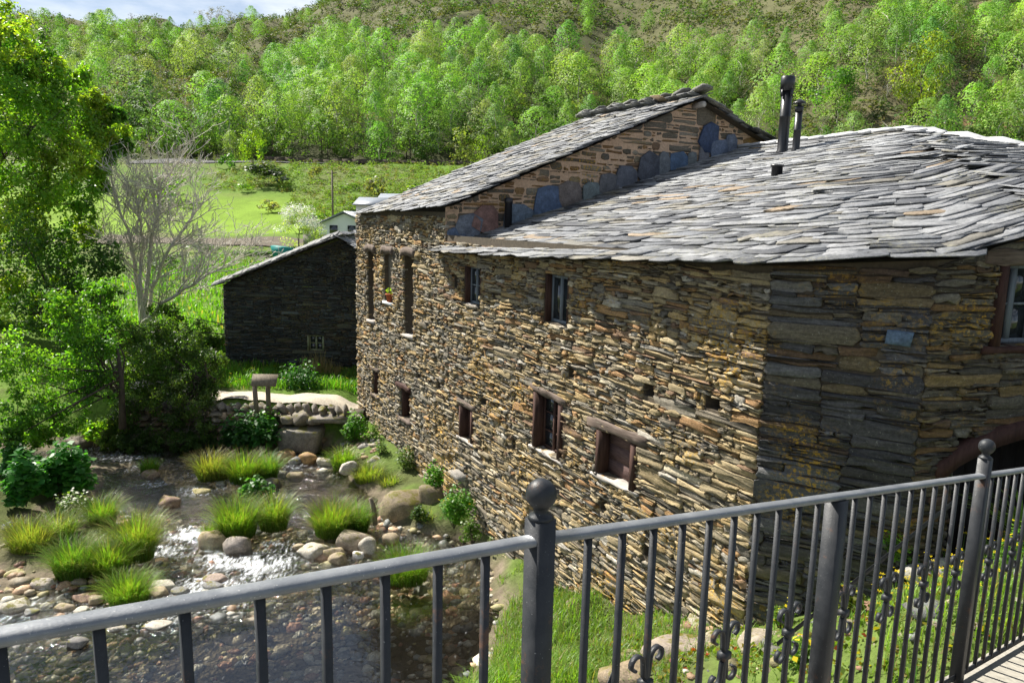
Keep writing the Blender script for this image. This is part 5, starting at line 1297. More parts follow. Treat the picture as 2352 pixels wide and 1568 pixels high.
# ================================================================== bare tree
def bare_tree():
    b = aty(330, 775, 27.0); b[2] = g1(b[0], 27) ; e = empty('bare_tree', b, 'leafless pale-barked tree with spreading twigs between the bushes and the barn', 'tree')
    tr = MB(); tw = MB()
    def P_(px, py, d=27): return aty(px, py, d)
    def grow(p, d, L, r, lev):
        n = 4; pts = [p]; dd = d.copy()
        for i in range(n):
            dd = unit(dd + np.array([R.gauss(0, .16), R.gauss(0, .16), R.gauss(.04, .10)])); pts.append(pts[-1] + dd * L / n)
        (tr if lev < 2 else tw).tube(pts, np.maximum(np.linspace(r, r * .45, n + 1), .0085), 5 if lev < 2 else 3, cap=False)
        if lev >= 4: return
        for i in range({0: 5, 1: 4, 2: 3, 3: 2}[lev]):
            k = R.randint(1, n); a = unit(dd + np.array([R.gauss(0, .65), R.gauss(0, .55), R.gauss(.18, .4)]))
            grow(pts[k], a, L * R.uniform(.5, .75), r * .42 * R.uniform(.8, 1.1), lev + 1)
    stems = [[(322, 778), (320, 640), (330, 560), (318, 470)], [(335, 775), (352, 660), (390, 570), (440, 500)], [(350, 770), (372, 700), (440, 655), (512, 612)], [(322, 770), (308, 600), (285, 500), (262, 440)], [(330, 690), (345, 560), (365, 470), (372, 420)]]
    for s_ in stems:
        pts = [P_(*q, 27 + R.uniform(-.7, .7)) for q in s_]; pts[0] = b + V3(R.uniform(-.1, .1), 0, 0)
        fine = []
        for i in range(len(pts) - 1):
            for t in np.linspace(0, 1, 5)[:-1]: fine.append(pts[i] * (1 - t) + pts[i + 1] * t + rng.normal(size=3) * .03)
        fine.append(pts[-1]); tr.tube(fine, np.linspace(.085, .028, len(fine)), 7, cap=False)
        for i in range(3, len(fine)):
            for _ in range(2):
                a = unit(unit(fine[i] - fine[i - 1]) * .6 + np.array([R.gauss(0, .7), R.gauss(0, .5), R.gauss(.3, .4)])); grow(fine[i], a, R.uniform(.9, 1.7), .026, 1)
    tr.build('trunk', M['bark_pale'], e, smooth=True); tw.build('twigs', M['bark_pale'], e)
bare_tree()

# ================================================================== leafy trees and bushes on the left bank
def clump_tree(name, base, clumps, nleaf, lsize, col_, label, cat='tree', limb=.07, mat='leaf', up=.25, twigs=5, kk=1.0, colvar=None):
    e = empty(name, base, label, cat); tr = MB(); Vs, Fs, Cs = [], [], []; n0 = 0
    top = base + V3(0, 0, max(c[0][2] for c in clumps) * .6 - base[2] * .6)
    for C, r in clumps:
        C = np.asarray(C); t = R.uniform(.2, .8); s0 = base * (1 - t) + top * t; mid = (s0 + C) / 2 + rng.normal(size=3) * r * .25; mid[2] += .1 * r
        tr.tube([s0, mid, C], [limb * .6, limb * .35, limb * .18], 5, cap=False)
        for _ in range(twigs):
            a = rvec(1)[0] * r * .95; tr.tube([C - a * .15, C + a * .5 + rng.normal(size=3) * .08, C + a], [limb * .14, limb * .1, limb * .04], 3, cap=False)
        n = int(nleaf * R.uniform(.8, 1.2)); nsub = 24; so = rvec(nsub) * (rng.random((nsub, 1)) ** .5) * r * 1.0
        w = rng.integers(0, nsub, n); o = rvec(n); P = C + so[w] * V3(1, 1, .85) + o * (rng.random((n, 1)) ** .8) * r * .33
        V, F = leaf_geo(P, lsize * rng.uniform(.6, 1.3, n), o * .5 + so[w] / r, .45, up, .62)
        cc = var_cols(n, R.choice(colvar) if colvar else col_, .25, .14) * np.clip(1 + .18 * rng.normal(size=nsub), .5, 1.5)[w][:, None]
        Vs.append(V); Fs.append(F + n0); Cs.append(np.repeat(cc, 4, 0)); n0 += len(V)
    tr.tube([base - V3(0, 0, .3), base * .5 + top * .5 + V3(.05, 0, 0), top], [limb * 1.6, limb * 1.1, limb * .5], 8)
    tr.build('trunk', M['bark'], e, smooth=True); obj('foliage', mesh_np('foliage', np.concatenate(Vs), [np.concatenate(Fs)], M[mat], np.concatenate(Cs)), e)
    return e
def cl(lst): return [(aty(px, py, d), r * d / FPX) for px, py, d, r in lst]
clump_tree('alder_tree', V3(-19.0, 26.0, 1.9), cl([(a_[0], a_[1], a_[2] * 1.72, a_[3]) for a_ in [(5, 60, 14, 75), (-40, 40, 15, 90), (60, 140, 15, 75), (-10, 180, 14, 100), (120, 225, 15, 75), (75, 290, 14, 90), (190, 290, 15.5, 70), (245, 300, 16, 48), (150, 350, 14.5, 80), (10, 360, 14, 110),
    (210, 385, 15.5, 50), (90, 440, 14, 90), (170, 470, 15, 62), (0, 510, 13.5, 100), (110, 560, 14.5, 80), (190, 530, 16, 40), (30, 650, 14, 95), (130, 670, 15, 75), (-40, 760, 14, 100), (70, 780, 15, 85), (-60, 300, 13, 110), (165, 180, 16, 45), (40, 230, 16, 70), (235, 350, 16, 40), (275, 330, 16, 26), (215, 230, 15.5, 34), (260, 265, 16, 26), (100, 150, 15, 40), (225, 420, 16, 30)]]),
    2500, .125, (.085, .155, .022), 'large leafy tree filling the left edge of the picture above the stream', limb=.12, colvar=[(.13, .25, .03), (.18, .30, .035), (.10, .21, .03), (.24, .32, .04)])
clump_tree('hazel_bush', V3(-9.5, 17.5, 1.0), cl([(170, 760, 17, 62), (60, 870, 16, 90), (150, 850, 17, 75), (230, 810, 17, 65), (40, 950, 15.5, 65), (140, 960, 16.5, 60), (210, 890, 17, 65), (250, 740, 18, 55), (10, 810, 16, 80), (90, 1000, 16, 40), (20, 1010, 15, 45), (230, 670, 18.5, 40), (150, 700, 17, 50)]),
    1700, .08, (.06, .125, .02), 'dense green bush hanging over the left bank below the large tree', 'bush', .06, colvar=[(.11, .23, .03), (.15, .28, .035), (.09, .20, .03)])
clump_tree('willow_bush', V3(-8.0, 18.9, 1.0), cl([(320, 830, 18.6, 65), (390, 800, 19, 62), (440, 850, 18.8, 62), (350, 900, 18.6, 70), (450, 920, 18.6, 55), (300, 930, 18.4, 55), (480, 880, 19, 42), (400, 970, 18.4, 55), (300, 780, 19, 45), (490, 830, 19.5, 30), (470, 980, 18.5, 35), (330, 1000, 18.4, 45), (270, 860, 18.6, 50), (255, 970, 18.3, 45), (390, 890, 18.3, 60), (350, 1025, 18.1, 34), (420, 1020, 18.1, 34), (290, 1020, 18.0, 30), (470, 1015, 18.2, 26), (250, 1010, 18, 28), (360, 760, 19, 40), (430, 790, 19, 38)]),
    2600, .058, (.055, .10, .025), 'rounded fine-leaved willow bush in front of the barn corner', 'bush', .05, twigs=8, colvar=[(.065, .12, .025), (.09, .15, .035), (.11, .17, .04), (.06, .11, .025)])
clump_tree('dark_tree', V3(-14.9, 24, 1.2), cl([(150, 620, 23, 80), (230, 600, 24, 60), (100, 700, 22, 80), (215, 690, 23, 60), (60, 560, 22, 90), (270, 770, 24, 55), (180, 760, 23, 70)]), 1500, .10, (.05, .11, .02), 'darker leafy tree behind the hazel bush left of the bare tree', limb=.1)
clump_tree('sapling', V3(-9.6, 26, 1.2), cl([(405, 770, 26, 45), (450, 760, 26, 38), (380, 720, 26, 40), (490, 790, 25, 30), (345, 790, 25, 40)]), 1100, .085, (.085, .15, .03), 'light green bush on the meadow edge between the bare tree and the barn', 'bush', .05)
clump_tree('fern', V3(*atz(215, 1000, .35)), cl([(200, 985, 17.2, 20), (225, 975, 17.2, 22), (212, 1000, 17.0, 16)]), 260, .09, (.20, .32, .03), 'small bright yellow-green plant lit up under the dark bushes', 'plant', .01)

# ------------------------------------------------------------------ sedge tufts, each one a thing
def tuft(x, y, w, h, label, n=750, c=(.085, .19, .018), brown=.25, z=.02, name='grass_tuft', group=None):
    cx, cy = zz(x, y); P = atz(cx, cy, z); s = np.dot(P - EYE, _f) / FPX; rad = w / 2 * s / 2; H = h / 2 * s * 1.1
    P = P + V3(0, rad * .5, -.03); az = rng.uniform(0, 6.28, n); n = int(n * 1.5); az = rng.uniform(0, 6.28, n); rr = np.sqrt(rng.random(n)) * rad * .78
    B = np.stack([np.cos(az) * rr, np.sin(az) * rr * .8, 0 * rr], 1); az2 = az + rng.normal(0, .95, n)
    lean = .04 + .62 * rr / rad + rng.random(n) * .34; L = H * .98 * rng.uniform(.4, 1.35, n) * (1.1 - .25 * rr / rad)
    V, F = blade_geo(B, L, np.clip(.009 * s * 130, .004, .02), lean, az2)
    cc = var_cols(n, c, .3, .15); C = np.repeat(cc[:, None, :], 7, 1); bm_ = (rng.random(n) < brown + .12)[:, None, None]
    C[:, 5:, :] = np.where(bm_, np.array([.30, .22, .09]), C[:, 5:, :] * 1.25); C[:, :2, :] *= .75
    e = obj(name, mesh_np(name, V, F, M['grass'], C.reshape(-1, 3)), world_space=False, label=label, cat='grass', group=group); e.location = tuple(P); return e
G1, G2, G3 = (.155, .255, .035), (.12, .22, .035), (.20, .25, .055)
for a in [(960, 640, 170, 120, 'brownish-topped grass tuft at the upper left of the midstream pair', 800, G3, .6), (1110, 655, 170, 130, 'green grass tuft right of the brownish-topped one in the upper stream', 800, G1, .35), (1215, 640, 120, 120, 'dense dark green tuft at the right end of the upper group', 600, G2, .1),
          (675, 600, 96, 56, 'small dark green tuft alone in the upper left of the stream', 350, G2, .05), (1075, 905, 200, 165, 'bright grass tuft on the mossy boulder in the centre of the stream', 1000, G1, .2), (1245, 870, 150, 150, 'grass tuft with reddish tips right of the central bright tuft', 800, G1, .45),
          (960, 905, 80, 70, 'small low tuft at the left side of the central boulder', 250, G1, .2), (1520, 900, 210, 150, 'wide pale-tipped grass tuft behind the boulder row', 1100, G1, .4), (1635, 880, 120, 130, 'short tuft right of the wide pale-tipped one', 600, G2, .1),
          (1570, 590, 120, 95, 'round grass tuft in front of the culvert', 500, G1, .15), (1690, 660, 160, 90, 'yellow-green tuft at the water edge below the house wall', 700, G3, .1), (1790, 690, 90, 80, 'small upright tuft near the standing pale stone by the house', 350, G3, .1),
          (310, 1090, 200, 160, 'big dense grass tuft at the front left of the gravel bar', 1200, G2, .15), (480, 1085, 190, 150, 'dense grass tuft right of the big front one on the gravel bar', 1100, G1, .2), (610, 1010, 180, 200, 'tall arching tuft at the stream side of the gravel bar', 1200, G1, .5),
          (565, 1225, 210, 140, 'round bright tuft standing in the water just above the handrail', 1100, G1, .1), (1860, 1120, 230, 150, 'green tuft in the water behind the handrail near the house', 900, G1, .1), (110, 990, 200, 150, 'feathery light tuft at the left edge of the gravel bar', 900, G3, .35),
          (240, 930, 180, 130, 'flowering light green tuft in the middle of the gravel bar', 900, G1, .4), (450, 860, 140, 140, 'dark grass tuft at the back of the gravel bar', 700, G2, .3), (1960, 860, 100, 90, 'small tuft under the big layered boulder by the house', 400, G3, .2),
          (640, 900, 110, 90, 'little tuft behind the tall arching tuft', 400, G1, .5), (60, 900, 120, 80, 'low tuft beside the bluish boulder on the left bank', 400, G3, .3)]:
    tuft(*a[:4], a[4], a[5], a[6], a[7], z=.08 if a[0] < 640 and a[1] > 840 and a[1] < 1200 else .02)

# ------------------------------------------------------------------ broad-leaved plants
def herb(name, x, y, w, h, label, n=700, ls=.10, c=(.05, .15, .025), z=.2, cat='plant', flower=None, direct=False, nf=40):
    cx, cy = (x, y) if direct else zz(x, y); w, h = (w, h) if direct else (w / 2, h / 2)
    P = atz(cx, cy, z); s = np.dot(P - EYE, _f) / FPX; rx = w * s / 2; H = h * s
    e = empty(name, P, label, cat); o = rvec(n); o[:, 2] = np.abs(o[:, 2]); rr = rng.random(n) ** .35
    nb = 14; bump_ = 1 + .22 * rng.normal(size=nb); bi = rng.integers(0, nb, n); dirs = rvec(nb); dirs[:, 2] = np.abs(dirs[:, 2])
    o = unit_rows(o * .5 + dirs[bi] * .8)
    Q = o * (rr * bump_[bi])[:, None] * V3(rx, rx * .7, H) + V3(0, rx * .6, 0)
    V, F = leaf_geo(Q, ls * rng.uniform(.5, 1.3, n), o, .35, .8, .85)
    obj('foliage', mesh_np('foliage', V, [F], M['leaf'], np.repeat(var_cols(n, c, .28, .12), 4, 0)), e, world_space=False)
    st_ = MB()
    for k in range(12):
        d_ = o[k] * V3(rx, rx * .7, H) * .8; st_.tube([V3(0, rx * .6, -.1), d_ * .5 + V3(0, rx * .6, 0), d_ + V3(0, rx * .6, 0)], [.008, .006, .003], 3, cap=False)
    ob = st_.build('stems', M['bark'], e); ob.location = (0, 0, 0)
    if flower is not None:
        k = rng.integers(0, n, nf); V, F = leaf_geo(Q[k] * 1.08 + V3(0, 0, .03), .055, None, 0, 1.5, 1.0); obj('flowers', mesh_np('flowers', V, [F], M['petal'], np.repeat(var_cols(nf, flower, .1, .05), 4, 0)), e, world_space=False, kind='stuff')
    return e
def unit_rows(a): return a / (np.linalg.norm(a, axis=1)[:, None] + 1e-9)
herb('butterbur_patch', 80, 760, 200, 190, 'dense patch of broad dark leaves at the left edge below the trees', 1900, .15, (.06, .19, .04), .3)
herb('butterbur_patch', 230, 720, 280, 190, 'dense patch of broad green leaves on the left bank beside the stream', 2400, .15, (.07, .21, .04), .25)
herb('butterbur_patch', 40, 620, 180, 110, 'shaded patch of broad leaves high on the left edge', 1100, .16, (.055, .17, .035), .5)
herb('umbellifer', 310, 830, 160, 90, 'leafy plant with cream white flower heads behind the gravel bar tufts', 700, .07, (.13, .20, .05), .15, flower=(.75, .76, .6), nf=160)
herb('leafy_plant', 1150, 740, 160, 95, 'broad-leaved plant growing behind the central tuft', 520, .10, (.07, .19, .035), .12)
herb('leafy_plant', 1130, 500, 230, 170, 'broad-leaved plant climbing the stream wall left of the corner block', 1300, .12, (.04, .13, .025), .15)
herb('leafy_plant', 1210, 440, 140, 110, 'bright green plant on the stream wall under the board posts', 600, .10, (.07, .18, .025), .35)
herb('leafy_plant', 1040, 500, 120, 90, 'dark shaded plant at the left foot of the stream wall', 500, .11, (.03, .09, .02), .1)
herb('leafy_plant', 1620, 480, 150, 130, 'bright leafy plant between the culvert and the house corner', 900, .07, (.10, .23, .03), .3)
herb('leafy_plant', 1700, 470, 90, 90, 'soft light green plant against the foot of the tall house', 600, .04, (.14, .24, .05), .4)
herb('leafy_plant', 1750, 540, 90, 90, 'wispy green plant at the house foot beyond the yellow-green tuft', 500, .04, (.11, .19, .04), .35)
herb('leafy_plant', 1860, 600, 150, 100, 'mixed weeds with brownish tips at the foot of the mill wall', 800, .05, (.12, .18, .04), .35)
herb('leafy_plant', 1990, 700, 110, 140, 'tall bright grassy plant between the mossy boulders and the mill wall', 900, .06, (.12, .26, .035), .5)
herb('leafy_plant', 2080, 860, 200, 170, 'leafy weeds spreading right of the boulders below the mill wall', 1300, .06, (.10, .23, .03), .35, flower=(.7, .55, .02), nf=14)
herb('leafy_plant', 2170, 930, 120, 100, 'low weeds at the water edge near the handrail', 600, .05, (.13, .22, .04), .25)
herb('leafy_plant', 1920, 830, 90, 70, 'dark ferny plant in front of the layered boulder', 350, .06, (.06, .12, .03), .2)
herb('nettle_clump', 1350, 1330, 150, 80, 'nettles and ferns close to the foot of the mill wall behind the balusters', 1500, .05, (.08, .17, .04), .75, direct=True)
herb('nettle_clump', 1270, 1330, 110, 80, 'feathery green weeds left of the mossy ledge behind the first posts', 1100, .045, (.09, .19, .04), .5, direct=True)
herb('nettle_clump', 690, 900, 110, 60, 'leafy dark green clump in the grass right of the information board', 900, .09, (.045, .14, .02), .98, direct=True)

# ------------------------------------------------------------------ grass
def grass(name, region, n, L, w, c, label, keep=None, lean=.5, brown=.05, dirt=None):
    x0, x1, y0, y1 = region; x = rng.uniform(x0, x1, n); y = rng.uniform(y0, y1, n)
    if keep is not None: k = keep(x, y); x, y = x[k], y[k]
    n = len(x); z = G(x, y); P = np.stack([x, y, z - .01], 1); az = rng.uniform(0, 6.28, n)
    pn = NZ.fbm(x * .9 + 3, y * .9, 3); ln = L * rng.uniform(.5, 1.3, n) * (1 + 1.0 * pn)
    V, F = blade_geo(P, ln, w * rng.uniform(.7, 1.3, n), lean * rng.uniform(.3, 1.6, n), az)
    cc = var_cols(n, c, .28, .13) * (1 + .5 * pn[:, None]); cc = np.where((rng.random(n) < brown)[:, None], np.array([.30, .24, .11]), cc); C = np.repeat(np.clip(cc, .005, .9), 7, 0)
    return obj(name, mesh_np(name, V, F, M['grass'], C), label=label, cat='grass', kind='stuff')
def inA(x, y):     # on the stream side of the river wall / in front of the second and third faces
    return ((x - C1[0]) * NA[0] + (y - C1[1]) * NA[1] > .03) | ((x - C1[0]) * NB[0] + (y - C1[1]) * NB[1] > .03) & (x > C1[0]) & (((x - C2[0]) * NC[0] + (y - C2[1]) * NC[1] > .03))
def bank(x, y):
    z = G(x, y); pn = NZ.fbm(x * .8 + 40, y * .8 + 3, 3); a = inA(x, y) & (z > .12)
    rx_, ry_, d_ = proj(np.stack([x, y, z], 1)); k = (rx_ > 2030) | (rx_ < 1560) | (rng.random(len(x)) < .35)
    return a & (pn > -.30) & k & (d_ > 2.2)
grass('bank_grass', (-1.2, 6.2, 3.2, 11.5), 60000, .15, .008, (.175, .275, .05), 'fresh green grass on the bank between the bridge railing and the mill', bank, .55, .10)
grass('long_bank_grass', (-.7, 1.3, 6.5, 10.6), 9000, .34, .009, (.19, .30, .055), 'long lush grass at the stream edge directly behind the first post', lambda x, y: inA(x, y) & (G(x, y) > .06) & (NZ.fbm(x * 1.3, y * 1.3, 3) > -.18), .6, .06)
for k_, (px_h, py_h, w_h, h_h, z_h, c_h) in enumerate([(1650, 1400, 90, 40, 1.4, (.12, .22, .04)), (1800, 1440, 80, 40, 2.1, (.14, .22, .03)), (1860, 1545, 110, 60, 2.5, (.15, .25, .04)), (2060, 1300, 90, 60, 2.85, (.15, .27, .05)), (2120, 1480, 110, 60, 3.0, (.13, .25, .04)), (2235, 1400, 110, 80, 3.25, (.16, .28, .05)), (2330, 1340, 90, 110, 3.3, (.13, .26, .04)), (1960, 1420, 80, 50, 2.6, (.17, .20, .04))]):
    herb('weed_clump', px_h, py_h, w_h, h_h, ['low weeds at the mill wall foot behind the balusters left of the corner', 'small weeds left of the wide middle post', 'leafy weeds low behind the wide middle post', 'grassy weeds below the doorway left of the hewn block', 'leafy weeds right of the wide middle post near the deck', 'flowering weeds in front of the hewn block', 'tall weeds at the right edge under the doorway', 'mossy weeds between the rocks right of the middle post'][k_], 700, .035, c_h, z_h, direct=True, flower=(.8, .6, .02), nf=10)
def mead(x, y): return (y > 20.2 + .0 * x) & (x < -3.9)
grass('meadow_grass', (-13.5, -3.9, 20.2, 24.2), 17000, .22, .022, (.11, .24, .025), 'lush green grass in front of the barn beyond the path', lambda x, y: (y > 20.55) & ((y < 23.5) | (x < -9.4)), .5)
grass('far_meadow_grass', (-24, -8.5, 24.5, 58), 15000, .30, .06, (.12, .25, .025), 'bright green grass of the meadow behind the barn', lambda x, y: (x < -9.35) & (x > -y * .62), .5)
grass('dry_grass', (-6.6, -5.4, 22.6, 23.3), 420, .75, .012, (.42, .34, .18), 'pale dry grass stalks standing in front of the barn wall', None, .25)
# moss, stonecrop and dandelions on the stony bank
n = 16000; x = rng.uniform(.8, 6.5, n); y = rng.uniform(3.4, 8.2, n); z = G(x, y); rx_, ry_, d_ = proj(np.stack([x, y, z], 1)); pn = NZ.fbm(x * 2.2, y * 2.2 + 8, 3)
k = inA(x, y) & (pn > -.12) & (z > .8) & (d_ > 2.4); x, y, z = x[k], y[k], z[k]; n = len(x)
V, F = leaf_geo(np.stack([x, y, z + rng.random(n) * .05], 1), .045 * rng.uniform(.5, 1.5, n), None, 0, .9, .8)
pc = np.array([(.13, .20, .03), (.20, .16, .02), (.10, .17, .03), (.25, .20, .03), (.30, .06, .03), (.16, .22, .05)]); cc = pc[rng.choice(6, n, p=[.3, .2, .22, .14, .04, .10])] * rng.uniform(.7, 1.2, (n, 1))
ns_ = 420; xs_ = rng.uniform(1.2, 5.2, ns_); ys_ = rng.uniform(4.4, 8.4, ns_); ks_ = inA(xs_, ys_); xs_, ys_ = xs_[ks_], ys_[ks_]; ns_ = len(xs_)
peb_batch('bank_rubble', np.stack([xs_, ys_, G(xs_, ys_)], 1), .05 * np.exp(rng.normal(0, .55, ns_)), pal[rng.integers(0, 8, ns_)] * rng.uniform(.9, 1.6, (ns_, 1)), M['rock'], label='small stones bedded in the bank below the mill corner behind the railing', cat='stones', kind='stuff')
obj('ground_cover', mesh_np('ground_cover', V, [F], M['leaf'], np.repeat(cc, 4, 0)), label='low moss, stonecrop and small weeds on the stony bank behind the railing', cat='ground cover', kind='stuff')
n = 340; x = np.concatenate([rng.uniform(3.0, 6.3, n), rng.uniform(-9, -4, 60)]); y = np.concatenate([rng.uniform(4.4, 7.1, n), rng.uniform(20.6, 23, 60)]); z = G(x, y); rx_, ry_, d_ = proj(np.stack([x, y, z], 1)); k = (inA(x, y) & (rx_ > 1900)) | (x < -3.9); x, y, z = x[k], y[k], z[k]; n = len(x)
hs = np.where(x > 0, rng.uniform(.08, .32, n), .2); Vs, Fs = [], []
fl = MB(); stm = MB()
for i in range(n):
    p = V3(x[i], y[i], z[i] + hs[i]); rr = .021 if x[i] > 0 else .028
    for kq in range(5):
        a = kq * 1.257 + i; b_ = a + .5
        fl.add([p, p + V3(math.cos(a) * rr, math.sin(a) * rr, .006), p + V3(math.cos((a + b_) / 2) * rr * 1.3, math.sin((a + b_) / 2) * rr * 1.3, .004), p + V3(math.cos(b_) * rr, math.sin(b_) * rr, .006)], [(0, 1, 2, 3)], (.75, .55, .01))
    stm.tube([p - V3(0, 0, hs[i]), p - V3(.01, .01, hs[i] * .4), p], [.002, .002, .0015], 3, (.10, .2, .03), cap=False)
fe = empty('yellow_flowers', (4.5, 5.5, 3), 'scattered yellow flowers on thin stems along the bank and in the meadow', 'flowers'); fe['kind'] = 'stuff'
fl.build('petals', M['petal'], fe, kind='stuff'); stm.build('stems', M['grass'], fe, kind='stuff')
# spiky leaves at the right edge
iv, P0 = None, atz(2335, 1290, 3.2)
az = rng.uniform(2.2, 4.6, 60); V, F = blade_geo(np.tile(V3(.1, .1, 0), (60, 1)) * rng.random((60, 1)), rng.uniform(.5, .85, 60), .022, rng.uniform(.2, .8, 60), az)
o = obj('iris_clump', mesh_np('iris_clump', V, F, M['grass'], np.repeat(var_cols(60, (.17, .24, .07)), 7, 0)), world_space=False, label='clump of long sword-shaped leaves at the right edge in front of the doorway', cat='plant'); o.location = tuple(P0)
# flower-pot seedling
V, F = leaf_geo(rvec(26) * .07 + V3(0, 0, .26), .07, None, 0, .4, .6); obj('seedling', mesh_np('seedling', V, [F], M['leaf'], np.repeat(var_cols(26, (.2, .3, .04)), 4, 0)), pot, world_space=False)

# ------------------------------------------------------------------ ledges and blocks on the bank
for cx_, cy_, w_, h_, z_, c_, l_ in [(1425, 1395, 130, 62, .75, (.26, .21, .15), 'mossy brown ledge rock behind the first balusters right of the post'), (1340, 1412, 120, 44, .6, (.22, .17, .12), 'dark mossy rock left of the brown ledge under the mill wall'),
                                  (1560, 1420, 170, 36, 1.05, (.42, .39, .34), 'long pale kerb stone lying along the foot of the mill wall'), (1660, 1455, 160, 60, 1.45, (.34, .30, .25), 'pale bedrock hump near the corner of the mill'), (1590, 1545, 240, 90, 1.6, (.30, .25, .20), 'broad flat bedrock in front of the mill corner behind the balusters'),
                                  (1470, 1590, 200, 100, 1.5, (.26, .20, .13), 'brown mossy bedrock at the lower picture edge right of the first post'), (1760, 1500, 150, 60, 2.0, (.33, .28, .22), 'pinkish bedrock slab left of the wide middle post'), (1740, 1425, 60, 40, 1.75, (.16, .14, .11), 'dark squared stone at the foot of the mill corner'),
                                  (2150, 1350, 150, 70, 2.8, (.36, .34, .31), 'grey hewn block by the doorway behind the scrolls'), (2200, 1320, 120, 44, 2.95, (.40, .38, .34), 'pale slab lying on the hewn block by the doorway'), (2080, 1420, 90, 70, 2.6, (.30, .27, .23), 'small weathered rock left of the hewn block'),
                                  (2010, 1500, 90, 60, 2.6, (.38, .35, .31), 'pale stone on the bank right of the wide middle post'), (2290, 1330, 70, 60, 3.2, (.34, .32, .30), 'grey stone near the right end post'), (1905, 1480, 80, 40, 2.2, (.28, .22, .16), 'brownish stone behind the wide middle post')]:
    rock(cx_, cy_, w_ * .85, h_ * .7, c_, l_, z=z_ - .02, depthk=.75)
sq = atz(862, 1205, .15); q_ = MB(); q_.tube([sq, sq + V3(-.03, .05, .30), sq + V3(-.10, .05, .52)], [.05, .045, .04], 7); q_.build('wooden_stake', M['wood_post'], label='short leaning wooden stake beside the big layered boulder', cat='stake')

# ================================================================== bridge and railing
def atd(px, py, d): return EYE + ray(px, py) * d
RB = atd(1240, 1238, 1.68); RC = atd(2258, 1092, 3.48); RA = atd(0, 1462, 1.03)
RA = RB + (RA - RB) * 1.35
HR = 1.065; SP = float(np.linalg.norm((RC - RB)[:2])) / 23.3
RD = RC + unit(V3((RC - RB)[0], (RC - RB)[1] * .98, 0)) * 2.4 + V3(0, 0, -.36)
segs = [(RA, RB), (RB, RC), (RC, RD)]
br_ = empty('footbridge', V3(1, .5, 4), 'concrete bridge deck edge at the lower right corner under the railing', 'bridge')
for (a, b), nm in zip(segs, range(3)):
    t = unit(V3(*(b - a)[:2], 0)); s = V3(t[1], -t[0], 0)        # s: towards the walkway
    o_ = a - Z * (HR + .0) - s * .05; q_ = MB()
    q_.add([o_, b - Z * HR - s * .05, b - Z * HR + s * 3.2, a - Z * HR + s * 3.2, o_ - Z * .4, b - Z * (HR + .4) - s * .05, b - Z * (HR + .4) + s * 3.2, a - Z * (HR + .4) + s * 3.2], [(0, 3, 2, 1), (4, 5, 6, 7), (0, 1, 5, 4), (2, 3, 7, 6), (1, 2, 6, 5), (3, 0, 4, 7)])
    q_.build('deck', M['concrete'], br_)
rl = empty('railing', RB - Z * HR, 'dark wrought-iron railing with ball-topped posts and scrolls crossing the foreground', 'railing')
def square_bar(p0, p1, w, t, mat, name, parent=rl, d=None):
    q_ = MB(); ax = unit(p1 - p0); s = unit(np.cross(ax, t)); tt = unit(np.cross(s, ax)); q_.cbox((p0 + p1) / 2, tt, s, ax, w / 2, (d or w) / 2, np.linalg.norm(p1 - p0) / 2, bev=min(w * .12, .004)); return q_.build(name, mat, parent)
def handrail(a, b):
    t = unit(b - a); s = unit(np.cross(t, Z)); n = np.cross(s, t); k = 14; prof = []
    for i in range(k):
        th_ = 2 * math.pi * i / k; prof.append((.021 * math.copysign(abs(math.cos(th_)) ** .8, math.cos(th_)), .0115 * math.copysign(abs(math.sin(th_)) ** .8, math.sin(th_))))
    m_ = 24; V = []
    for j in range(m_ + 1):
        c = a + (b - a) * j / m_ + Z * R.gauss(0, .0002)
        V += [c + s * x + n * y for x, y in prof]
    F = [(j * k + i, j * k + (i + 1) % k, (j + 1) * k + (i + 1) % k, (j + 1) * k + i) for j in range(m_) for i in range(k)] + [tuple(range(k)), tuple(m_ * k + i for i in range(k))[::-1]]
    q_ = MB(); q_.add(V, F); return q_.build('handrail', M['rail'], rl, smooth=True)
def post(P, w, ball=True, h_over=.0, nm='post'):
    t = unit(V3(*(RC - RB)[:2], 0)); top = P + Z * h_over
    po = square_bar(P - Z * (HR + .02), top, w, t, M['iron'], nm)
    if ball:
        q_ = MB(); r = .0355; prof = [(.026, -.001), (.030, .002), (.026, .009), (.018, .013), (.016, .020), (.018, .027)]
        for i in range(1, 13): a = -math.pi / 2 + .48 + (math.pi - .48) * i / 12; prof.append((max(r * math.cos(a), .0005), .027 + r * .88 + r * math.sin(a)))
        q_.lathe(top, prof, 28); b = q_.build('ball_finial', M['iron'], None, smooth=True); b.parent = po
        L = Vector((0, 0, 0)); pp = po
        while pp is not None: L += pp.location; pp = pp.parent
        b.location = -L
    return po
post(RB, .054, True, .050); post(RC, .052, True, .085)
n_mid = 11.55; PM = RB + (RC - RB) * (n_mid / 23.3); post(PM - Z * .012, .060, False, 0)
handrail(RA, RB - unit(RB - RA) * .02); handrail(RB + unit(RC - RB) * .02, RC - unit(RC - RB) * .02); handrail(RC + unit(RD - RC) * .02, RD)
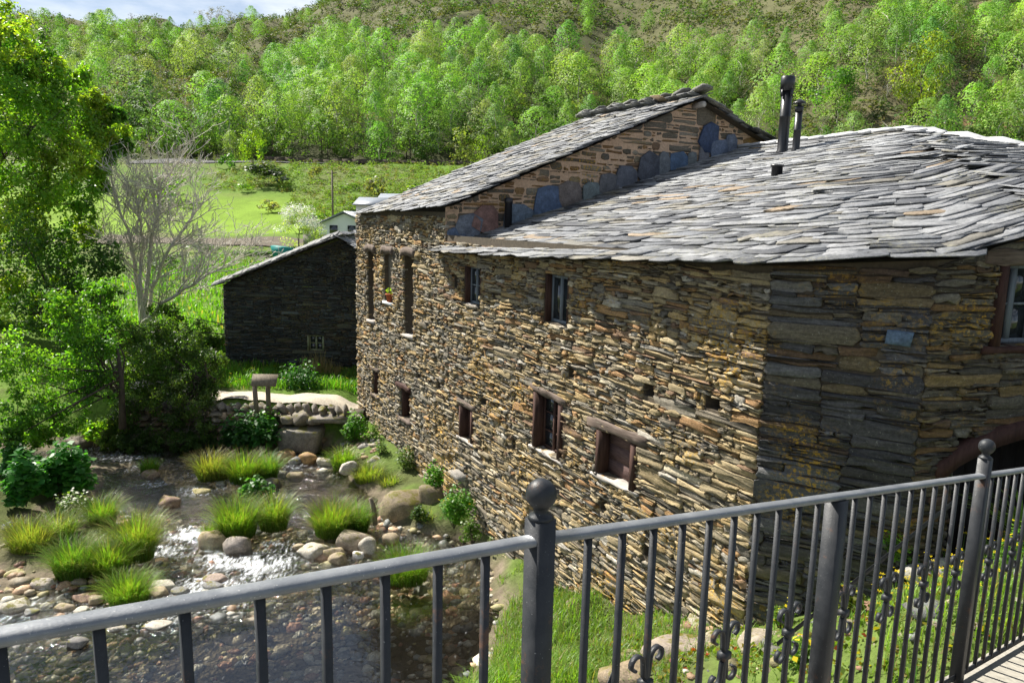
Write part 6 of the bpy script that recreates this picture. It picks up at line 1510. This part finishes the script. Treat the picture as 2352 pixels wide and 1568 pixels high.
def scroll(P, t, up):
    """two C scrolls springing from a collar"""
    q_ = MB()
    for s_ in (-1, 1):
        pts = []
        for i in range(18):
            a = i / 17.0
            if a < .35: k = a / .35; x = .009 + .005 * k; z = .014 + .050 * k
            else:
                k = (a - .35) / .65; r = .029 * (1 - .50 * k); th_ = math.pi - k * 4.6; x = .014 + .029 + r * math.cos(th_) ; z = .064 + r * math.sin(th_)
            pts.append(P + t * (s_ * x) + Z * (z if up else -z))
        n_ = unit(np.cross(t, Z)); V = []; hw, ht = .008, .003
        pts = np.array(pts); T = np.gradient(pts, axis=0)
        for p, tt in zip(pts, T): b = unit(np.cross(unit(tt), n_)); V += [p + n_ * hw + b * ht, p - n_ * hw + b * ht, p - n_ * hw - b * ht, p + n_ * hw - b * ht]
        F = [(j * 4 + i, j * 4 + (i + 1) % 4, (j + 1) * 4 + (i + 1) % 4, (j + 1) * 4 + i) for j in range(17) for i in range(4)] + [(3, 2, 1, 0), (68, 69, 70, 71)]
        q_.add(V, F)
    return q_
def balusters(a, b, ks, w, start, every, phase):
    t3 = (b - a); L = np.linalg.norm(t3[:2]); th3 = unit(V3(t3[0], t3[1], 0)); i = 0
    for k in ks:
        c = a + t3 * (k * SP / L); ba = square_bar(c - Z * (HR - .035), c - Z * .008, w, th3, M['iron'], 'baluster')
        if every and (i - phase) % every == 0:
            for up in (True, False):
                q_ = scroll(c - Z * .46 + Z * (.005 if up else -.005), th3, up); o = q_.build('scroll', M['iron'], ba)
                L_ = Vector((0, 0, 0)); pp = ba
                while pp is not None: L_ += pp.location; pp = pp.parent
                o.location = -L_
            q_ = MB(); q_.cbox(c - Z * .46, th3, unit(np.cross(th3, Z)), Z, .018, .014, .011); o = q_.build('collar', M['iron'], ba); o.location = -L_
        i += 1
balusters(RB, RA, [1.30 + k * 1.02 for k in range(11)], .0165, 0, 3, 0)
balusters(RB, RC, [1.31 + k * 1.02 for k in range(10)], .0165, 0, 3, 2)
balusters(RB, RC, [12.7 + k * 1.0 for k in range(10)], .0165, 0, 3, 0)
balusters(RC, RD, [1.0 + k * .95 for k in range(16)], .0165, 0, 3, 1)
for a, b in segs:
    square_bar(a - Z * (HR - .03), b - Z * (HR - .03), .03, unit(V3(*(b - a)[:2], 0)), M['iron'], 'bottom_bar', d=.01)
# flat stays leaning against the outside of the railing
out = -V3(unit(V3(*(RC - RB)[:2], 0))[1], -unit(V3(*(RC - RB)[:2], 0))[0], 0)
p1 = RB + (RC - RB) * (21.4 / 23.3) - Z * .12 + out * .03; p0 = RB + (RC - RB) * (14.2 / 23.3) - Z * .80 + out * .35
square_bar(p0, p1, .028, unit(np.cross(p1 - p0, out)), M['iron'], 'stay', d=.006)
p1 = RB + (RC - RB) * (3.3 / 23.3) - Z * .46 + out * .10; p0 = RB + (RC - RB) * (2.0 / 23.3) - Z * .92 + out * .16
square_bar(p0, p1, .022, unit(np.cross(p1 - p0, out)), M['iron'], 'stay', d=.006)
